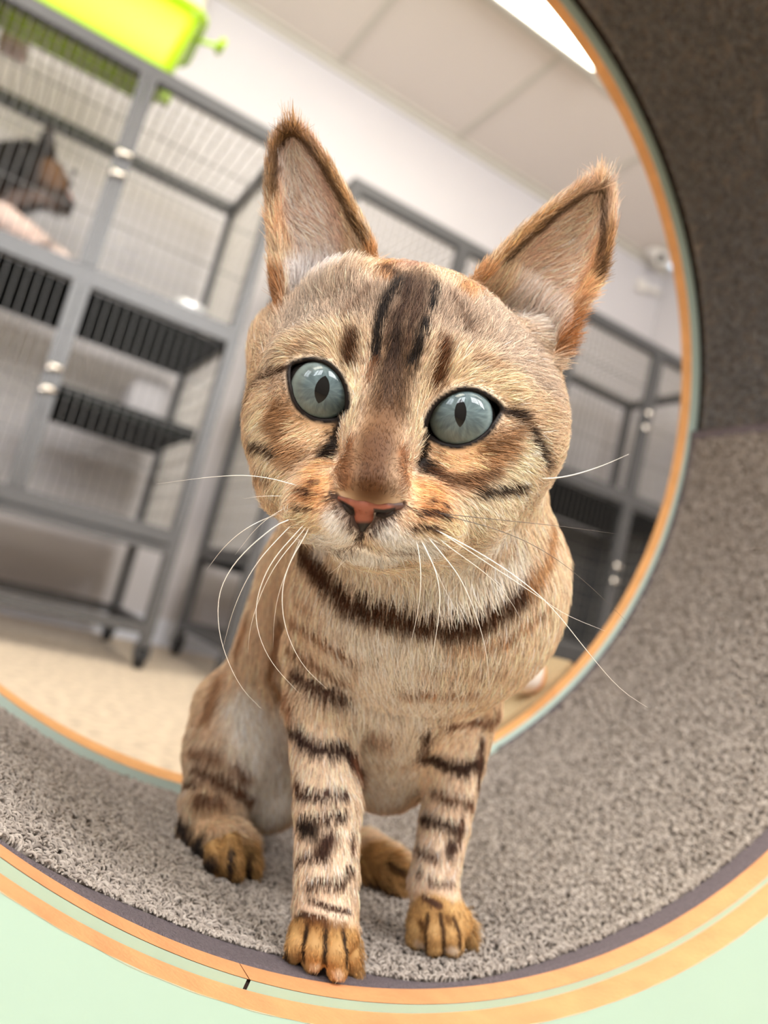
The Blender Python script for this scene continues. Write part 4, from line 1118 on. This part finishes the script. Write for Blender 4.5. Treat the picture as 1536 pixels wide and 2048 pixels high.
# --- eyes
def eyeball(name, c, pupil_px, iris_r, pw, phh, lean):
    cw = K2W(c); gaze = CAM - cw; gaze /= np.linalg.norm(gaze)
    # aim the iris so that the pupil is seen at pupil_px
    pp = P(pupil_px[0], pupil_px[1], c[2] - EYE_RAD * .97); z = pp - cw; z /= np.linalg.norm(z)
    upv = -DOWN * math.cos(lean) + RIGHT * math.sin(lean); y = upv - z * (upv @ z); y /= np.linalg.norm(y); x = np.cross(y, z)
    nr, na = 200, 420; vs = []; col = []
    g = np.random.default_rng(5)
    fib = g.normal(0, 1, 400); fib2 = g.normal(0, 1, 60)
    th = math.pi * np.linspace(0, 1, nr) ** 1.5; ph = np.linspace(0, TAU, na, endpoint=False)
    T, PH = np.meshgrid(th, ph, indexing='ij')
    bulge = 1 + 0.045 * np.clip(1 - (T / 0.95) ** 2, 0, 1)
    X = EYE_RAD * bulge * np.sin(T) * np.cos(PH); Y = EYE_RAD * bulge * np.sin(T) * np.sin(PH); Z = EYE_RAD * bulge * np.cos(T)
    rho = np.hypot(X, Y) / iris_r; front = Z > 0
    a = PH / TAU
    f1 = np.interp((a * 400) % 400, np.arange(401), np.r_[fib, fib[0]]); f2 = np.interp((a * 60) % 60, np.arange(61), np.r_[fib2, fib2[0]])
    base = s2l((84, 99, 103)); light = s2l((134, 152, 152)); dark = s2l((46, 61, 68)); warm = s2l((120, 124, 112))
    m_ = np.clip(.5 + .18 * f1 * np.clip(rho * 1.4, 0, 1) + .2 * f2 + .25 * np.sin(rho * 9 + f2), 0, 1)[..., None]
    colr = dark * (1 - m_) + light * m_
    colr = colr * .22 + base * .78; gm = np.interp((a * 37 + rho * 5) % 60, np.arange(61), np.r_[fib2, fib2[0]]) + .6 * np.interp((a * 90 - rho * 17) % 400, np.arange(401), np.r_[fib, fib[0]]); colr = colr * np.exp(.13 * gm)[..., None] * np.clip(1.04 - .22 * (Y / iris_r), .7, 1.2)[..., None]  # iris darker towards the top: the upper lid's shade put into the colour
    ring = np.exp(-((rho - .9) / .07) ** 2)[..., None] * .45; colr = colr * (1 - ring) + light * ring
    wm = np.clip((rho - .55) * 1.4, 0, .45)[..., None] * np.clip(-np.cos(PH) * .5 + .5, 0, 1)[..., None]; colr = colr * (1 - wm) + warm * wm
    limb = np.clip((rho - .965) / .05, 0, 1)[..., None]; colr = colr * (1 - limb) + s2l((20, 17, 16)) * limb
    lens = (np.abs(X) / pw) ** 1.25 + (np.abs(Y) / phh) ** 2.1
    pu = np.clip((1.04 - lens) / .09, 0, 1)[..., None]; colr = colr * (1 - pu) + np.array([.001, .001, .0015]) * pu
    colr = np.where(front[..., None], colr, s2l((20, 17, 16)))
    V = np.stack([X, Y, Z], -1).reshape(-1, 3)
    fs = []
    idx = np.arange(nr * na).reshape(nr, na)
    q = np.stack([idx[:-1], np.roll(idx, -1, 1)[:-1], np.roll(idx, -1, 1)[1:], idx[1:]], -1).reshape(-1, 4)
    me = bpy.data.meshes.new(name); me.from_pydata(V.tolist(), [], q[:, ::-1].tolist()); me.update()
    me.polygons.foreach_set('use_smooth', [True] * len(me.polygons))
    at_ = me.color_attributes.new('coat', 'FLOAT_COLOR', 'POINT'); c4 = np.ones((nr * na, 4), np.float32); c4[:, :3] = colr.reshape(-1, 3); at_.data.foreach_set('color', c4.ravel())
    me.materials.append(M_eye)
    o = bpy.data.objects.new(name, me); COL.objects.link(o); o.parent = cat
    M = np.eye(4); M[:3, 0] = x; M[:3, 1] = y; M[:3, 2] = z; M[:3, 3] = cw - base_pt
    o.matrix_local = Matrix(M.tolist())
    return o


M_eye = strand_material('eye_surface', 0.5, 0.0)
_b = M_eye.node_tree.nodes['Principled BSDF']; _b.inputs['Coat Weight'].default_value = 1.0; _b.inputs['Coat Roughness'].default_value = 0.015; _b.inputs['Coat IOR'].default_value = 1.4
tag(eyeball('eye', ELC, (644, 779), .0097, .0023, .0045, math.radians(14)), 'eye on the left side of the face, grey-green iris')
tag(eyeball('eye', ERC, (921, 826), .0103, .0019, .0045, math.radians(2)), 'eye on the right side of the face, grey-green iris')

# --- nose leather
NH = {}
def nz(x, y, dd=.0007):
    h_ = hit(x, y); return K(x, y, (h_ - CAM) @ FWD + dd)
nf = Field((-0.025, -0.012, 0.195), (0.012, 0.012, 0.245), 0.0003)
q = .00014
nf.cone(nz(682, 997), nz(706, 1005), 8 * q, 13 * q, .0012); nf.cone(nz(706, 1005), nz(732, 1010), 13 * q, 16 * q, .0012); nf.cone(nz(732, 1010), nz(770, 1013), 16 * q, 13 * q, .0012); nf.cone(nz(770, 1013), nz(799, 1011), 13 * q, 9 * q, .0012)
nf.cone(nz(729, 1012), nz(728, 1034), 18 * q, 20 * q, .0012); nf.cone(nz(728, 1034), nz(725, 1056), 20 * q, 9 * q, .0012)
nv, nq_ = nf.mesh(); NW = K2W(nv); npx = proj(NW)
colr = np.tile(s2l((146, 84, 64)), (len(NW), 1))
def blend(mask, c):
    global colr
    colr = colr * (1 - mask[:, None]) + s2l(c) * mask[:, None]
X_, Y_ = npx[:, 0], npx[:, 1]
blend(np.clip((Y_ - 1040) / 8, 0, 1), (28, 20, 18))
top = 988 + (X_ - 677) * .16; blend(np.clip((top + 8 - Y_) / 6, 0, 1) * .8, (74, 52, 44))
blend(np.clip((X_ - 778) / 14, 0, 1) * .8, (88, 66, 60))
for poly in ([(676, 998), (692, 1006), (707, 1016), (709, 1030), (702, 1026), (690, 1012)], [(748, 1018), (766, 1020), (790, 1016), (790, 1022), (766, 1028), (752, 1034), (748, 1028)]):
    blend(np.clip((2.5 - poly_sd(X_, Y_, poly)) / 3, 0, 1), (22, 14, 12))
for x, y in ((719, 1021), (732, 1025)): blend(np.clip((3 - np.hypot(X_ - x, Y_ - y)) / 2, 0, 1) * .6, (110, 56, 40))
me = bpy.data.meshes.new('nose'); me.from_pydata(NW.tolist(), [], (nq_[:, ::-1] if FLIP else nq_).tolist()); me.update(); me.polygons.foreach_set('use_smooth', [True] * len(me.polygons))
at_ = me.color_attributes.new('coat', 'FLOAT_COLOR', 'POINT'); c4 = np.ones((len(NW), 4), np.float32); c4[:, :3] = colr; at_.data.foreach_set('color', c4.ravel())
M_nose = strand_material('nose_leather', 0.5, 0.4); me.materials.append(M_nose)
tag(link('nose', me, cat), 'brick pink nose leather with dark rim')
# nostrils
for pts_ in ([(686, 1008), (699, 1017), (706, 1026)], [(752, 1029), (766, 1029), (786, 1023)]):
    b = MB(); b.tube([K2W(nz(x, y, .0002)) for x, y in pts_], [.0006, .0015, .0009], 8); b.build('nostril', M_gap, cat, smooth=True)

# --- whiskers
M_whisk = mat('whisker', (245, 240, 232), 0.35, spec=0.6); M_whiskd = mat('dark_whisker', (92, 82, 74), 0.4)
WH = [(0, .00010, [(598, 972), (520, 951), (440, 951), (312, 968)], .236), (0, .00012, [(570, 1022), (500, 1050), (450, 1090), (413, 1140)], .236), (0, .00014, [(577, 1040), (551, 1050), (478, 1112), (442, 1170), (434, 1222), (442, 1290), (478, 1373), (522, 1417)], .232),
      (0, .00013, [(590, 1045), (577, 1055), (509, 1128), (468, 1211), (446, 1295)], .233), (0, .00014, [(612, 1045), (598, 1060), (541, 1123), (512, 1196), (512, 1258), (541, 1326), (598, 1386)], .232), (0, .00014, [(620, 1052), (608, 1076), (577, 1128), (562, 1185), (569, 1258), (603, 1331), (653, 1377)], .231),
      (0, .00011, [(616, 1048), (603, 1066), (551, 1128), (520, 1190), (499, 1258), (496, 1305)], .232), (0, .00009, [(600, 1080), (561, 1170), (548, 1232), (546, 1295)], .234), (0, .00008, [(575, 992), (520, 992), (486, 998)], .238), (0, .00009, [(580, 1010), (520, 1045), (470, 1110)], .238),
      (1, .00010, [(870, 1026), (1000, 1040), (1120, 1052), (1235, 1068)], .231), (1, .00010, [(880, 1028), (1020, 1065), (1120, 1120), (1200, 1190), (1260, 1250)], .231), (0, .00014, [(860, 1054), (960, 1105), (1050, 1165), (1110, 1220), (1180, 1310), (1240, 1380), (1295, 1415)], .230),
      (0, .00011, [(868, 1056), (980, 1130), (1080, 1195), (1130, 1230), (1210, 1262)], .231), (0, .00013, [(850, 1068), (879, 1102), (921, 1154), (952, 1227), (973, 1300), (980, 1378)], .230), (0, .00014, [(838, 1072), (848, 1092), (874, 1144), (882, 1206), (869, 1290), (856, 1362)], .229),
      (0, .00013, [(830, 1075), (837, 1097), (843, 1154), (837, 1222), (817, 1305)], .229), (0, .00011, [(845, 1080), (858, 1112), (900, 1201), (921, 1230)], .230), (0, .00011, [(872, 1072), (895, 1092), (983, 1154), (1025, 1206), (1046, 1248)], .231), (0, .00018, [(1070, 955), (1100, 958), (1150, 950), (1210, 930), (1258, 908)], .262),
      (0, .00008, [(700, 1112), (670, 1140), (655, 1150)], .236), (0, .00008, [(690, 1108), (676, 1140), (670, 1165)], .236), (0, .00008, [(745, 1120), (735, 1150), (728, 1165)], .234), (0, .00008, [(800, 1112), (812, 1140), (814, 1160)], .234)]
for kd, r, pl, d in WH:
    pl = resample(smooth_line(pl, 3), 26)
    h_ = hit(*pl[0]); d0 = ((h_ - CAM) @ FWD if h_ is not None else d) + .0006
    if abs(d0 - d) > .02: d0 = d
    t = np.linspace(0, 1, 26)
    ds = d0 + (d - d0) * np.clip(t * 3, 0, 1) + (.010 * t * t if d < .25 else 0)
    b = MB(); b.tube([P(x, y, dd) for (x, y), dd in zip(pl, ds)], list(1.25 * r * (1.05 - .9 * t ** 1.5)), 6)
    b.build('whisker', M_whiskd if kd else M_whisk, cat, smooth=True)

# --- claws showing between the toes
M_claw = mat('claw', (226, 212, 196), 0.3)
for x, y in ((628, 1942), (677, 1958), (709, 1949), (869, 1908), (906, 1911), (469, 1764)):
    d = tunnel_depth(x, y)
    b = MB(); b.tube([P(x, y - 12, d + .001), P(x + 1, y - 3, d - .0012), P(x + 1, y + 5, d - .0005)], [.0009, .0008, .0002], 7); b.build('claw', M_claw, cat, smooth=True)


# ------------------------------------------------------------------ dark tabby in the upper tier of the left cage
def small_animal(field, marks, base, name, parent, length, count, seed):
    v, q = field.mesh(); W = v
    t3 = np.vstack([q[:, [0, 1, 2]], q[:, [0, 2, 3]]])
    f_ = np.cross(W[t3[:, 1]] - W[t3[:, 0]], W[t3[:, 2]] - W[t3[:, 0]]); ar = np.linalg.norm(f_, axis=1)
    nn = np.zeros_like(W)
    for k in range(3): np.add.at(nn, t3[:, k], f_)
    nn /= np.linalg.norm(nn, axis=1)[:, None] + 1e-12
    if ((W - W.mean(0)) * nn).sum() < 0: nn = -nn; q = q[:, ::-1]
    def col(p):
        out = np.tile(s2l(base), (len(p), 1))
        for c_, ctr, r_ in marks:
            w = np.clip(1.35 - np.linalg.norm(p - A(ctr), axis=1) / (r_ * 1.4), 0, 1)[:, None]; w = np.clip(w * 2, 0, 1)
            out = out * (1 - w) + s2l(c_) * w
        return out
    me = bpy.data.meshes.new(name); me.from_pydata(W.tolist(), [], q.tolist()); me.update(); me.polygons.foreach_set('use_smooth', [True] * len(me.polygons))
    at_ = me.color_attributes.new('coat', 'FLOAT_COLOR', 'POINT'); c4 = np.ones((len(W), 4), np.float32); c4[:, :3] = col(W); at_.data.foreach_set('color', c4.ravel())
    me.materials.append(M_skin)
    o = link(name, me, parent)
    g = np.random.default_rng(seed)
    ti_ = g.choice(len(t3), count, p=ar / ar.sum()); u_ = g.dirichlet((1, 1, 1), count)
    r0 = (W[t3[ti_]] * u_[:, :, None]).sum(1); n0 = (nn[t3[ti_]] * u_[:, :, None]).sum(1)
    dirs = n0 * .5 + np.array([-.5, 0, -.6]) + g.normal(0, .25, n0.shape); dirs /= np.linalg.norm(dirs, axis=1)[:, None]
    s_ = np.array([0, .5, 1.0])[None, :, None]
    pt = r0[:, None, :] + length * g.uniform(.6, 1.2, count)[:, None, None] * s_ * dirs[:, None, :]
    rd = np.array([.0006, .0005, .0001])[None] * np.ones((count, 1))
    tag(curves_object('fur', pt, rd, (col(r0) * np.exp(g.normal(0, .25, count))[:, None])[:, None, :], fur.data.materials[0], parent), kind='stuff')
    return o


TZ = ZB + 0.7355
tabby = empty('tabby_cat', (-0.20, 2.46, TZ), 'dark brown tabby cat with white muzzle lying in the upper tier of the left cage', 'cat')
tf = Field((-0.60, 2.20, TZ - 0.01), (0.18, 2.76, TZ + 0.46), 0.006)
def A(p): return np.array([p[0] * 1.3 + .03, 2.45 + (p[1] - 2.45) * .95, TZ + (p[2] - TZ) * 1.75])
tf.chain([(A([-.30, 2.60, TZ + .115]), 0.1122), (A([-.20, 2.52, TZ + .125]), 0.1122), (A([-.12, 2.46, TZ + .15]), 0.0858)], .03)
tf.cone(A([-.12, 2.45, TZ + .165]), A([-.085, 2.425, TZ + .150]), .068, .064, .03)          # head
tf.cone(A([-.058, 2.41, TZ + .132]), A([-.040, 2.40, TZ + .122]), .040, .034, .02)       # muzzle
tf.cone(A([-.10, 2.41, TZ + .19]), A([-.105, 2.40, TZ + .235]), 0.0290, 0.0066, .01)           # ears
tf.cone(A([-.105, 2.475, TZ + .19]), A([-.11, 2.49, TZ + .235]), 0.0290, 0.0066, .01)
tf.cone(A([-.14, 2.41, TZ + .06]), A([.0, 2.37, TZ + .024]), 0.0396, 0.0264, .01)               # forelegs stretched out
tf.cone(A([-.14, 2.49, TZ + .06]), A([.02, 2.44, TZ + .024]), 0.0396, 0.0264, .01)
tf.cone(A([-.33, 2.52, TZ + .07]), A([-.30, 2.40, TZ + .035]), 0.0726, 0.0422, .02)            # haunch
tf.chain([(A([-.37, 2.62, TZ + .05]), 0.0290), (A([-.40, 2.50, TZ + .022]), 0.0238), (A([-.36, 2.38, TZ + .018]), 0.0211), (A([-.27, 2.33, TZ + .016]), 0.0172)], .01)
small_animal(tf, [((24, 20, 17), (-.16, 2.44, TZ + .17), .085), ((104, 76, 52), (-.07, 2.39, TZ + .155), .030), ((226, 204, 192), (-.085, 2.36, TZ + .085), .036), ((224, 200, 188), (-.10, 2.38, TZ + .06), .055),
                  ((40, 32, 26), (-.03, 2.39, TZ + .128), .018), ((196, 140, 124), (-.022, 2.385, TZ + .138), .010), ((228, 208, 198), (.0, 2.37, TZ + .024), .030), ((226, 206, 196), (.02, 2.44, TZ + .024), .03),
                  ((20, 16, 14), (-.24, 2.48, TZ + .13), .045), ((24, 20, 17), (-.30, 2.46, TZ + .10), .03)], (62, 48, 38), 'body', tabby, .022, 9000, 11)
for ey in (2.378, 2.455):
    b = MB(); b.lathe([(0.0005, -.009), (.006, -.007), (.009, 0), (.006, .007), (.0005, .009)], A((-.035, ey + (-.004 if ey < 2.4 else .004), TZ + .172)), n=14); b.build('eye', M_gap, tabby, smooth=True)

# ------------------------------------------------------------------ beyond the far rim: a step of tan plywood and a striped plush ball
sweep([(R - 0.0095, Y0 + L + 0.0128), (R - 0.0095, Y0 + L + 0.052), (R + 0.03, Y0 + L + 0.052), (R + 0.03, Y0 + L + 0.0128)], math.radians(-84), math.radians(-36.6), 60, closed=True).build('plywood_step', M_ply, tunnel)
def A_(t): return np.array(cyl_pt(R - .0095 - .0165, t, Y0 + L + .0215))
ball = empty('plush_ball', A_(math.radians(-43.5)).tolist(), 'white and orange plush toy lying on the tan plywood step behind the cat', 'toy')
_an = math.radians(-43.5); _pc = A_(_an); _ax = RIGHT * 0.80 + DOWN * 0.30 + FWD * .5; _ax /= np.linalg.norm(_ax)
for nme, c_, a0, a1 in (('white_half', (246, 234, 220), 0.0, 0.60), ('orange_half', (240, 160, 84), 0.60, 1.0)):
    ts = np.linspace(a0, a1, 12) * math.pi; b = MB()
    b.tube([_pc - _ax * .0172 * math.cos(t) for t in ts], [max(.0005, .0166 * math.sin(t)) for t in ts], 24); b.build(nme, mat(nme, c_, 0.9, bump=.3, bscale=600), ball, smooth=True)
tag(soft_box('pink_sponge', -0.31, -0.235, 2.47, 2.55, ZT + 0.002, ZT + 0.03, mat('pink_foam', (228, 200, 200), .9), .006), 'pale pink sponge on the roof mesh of the left cage under the tub edge', 'sponge')
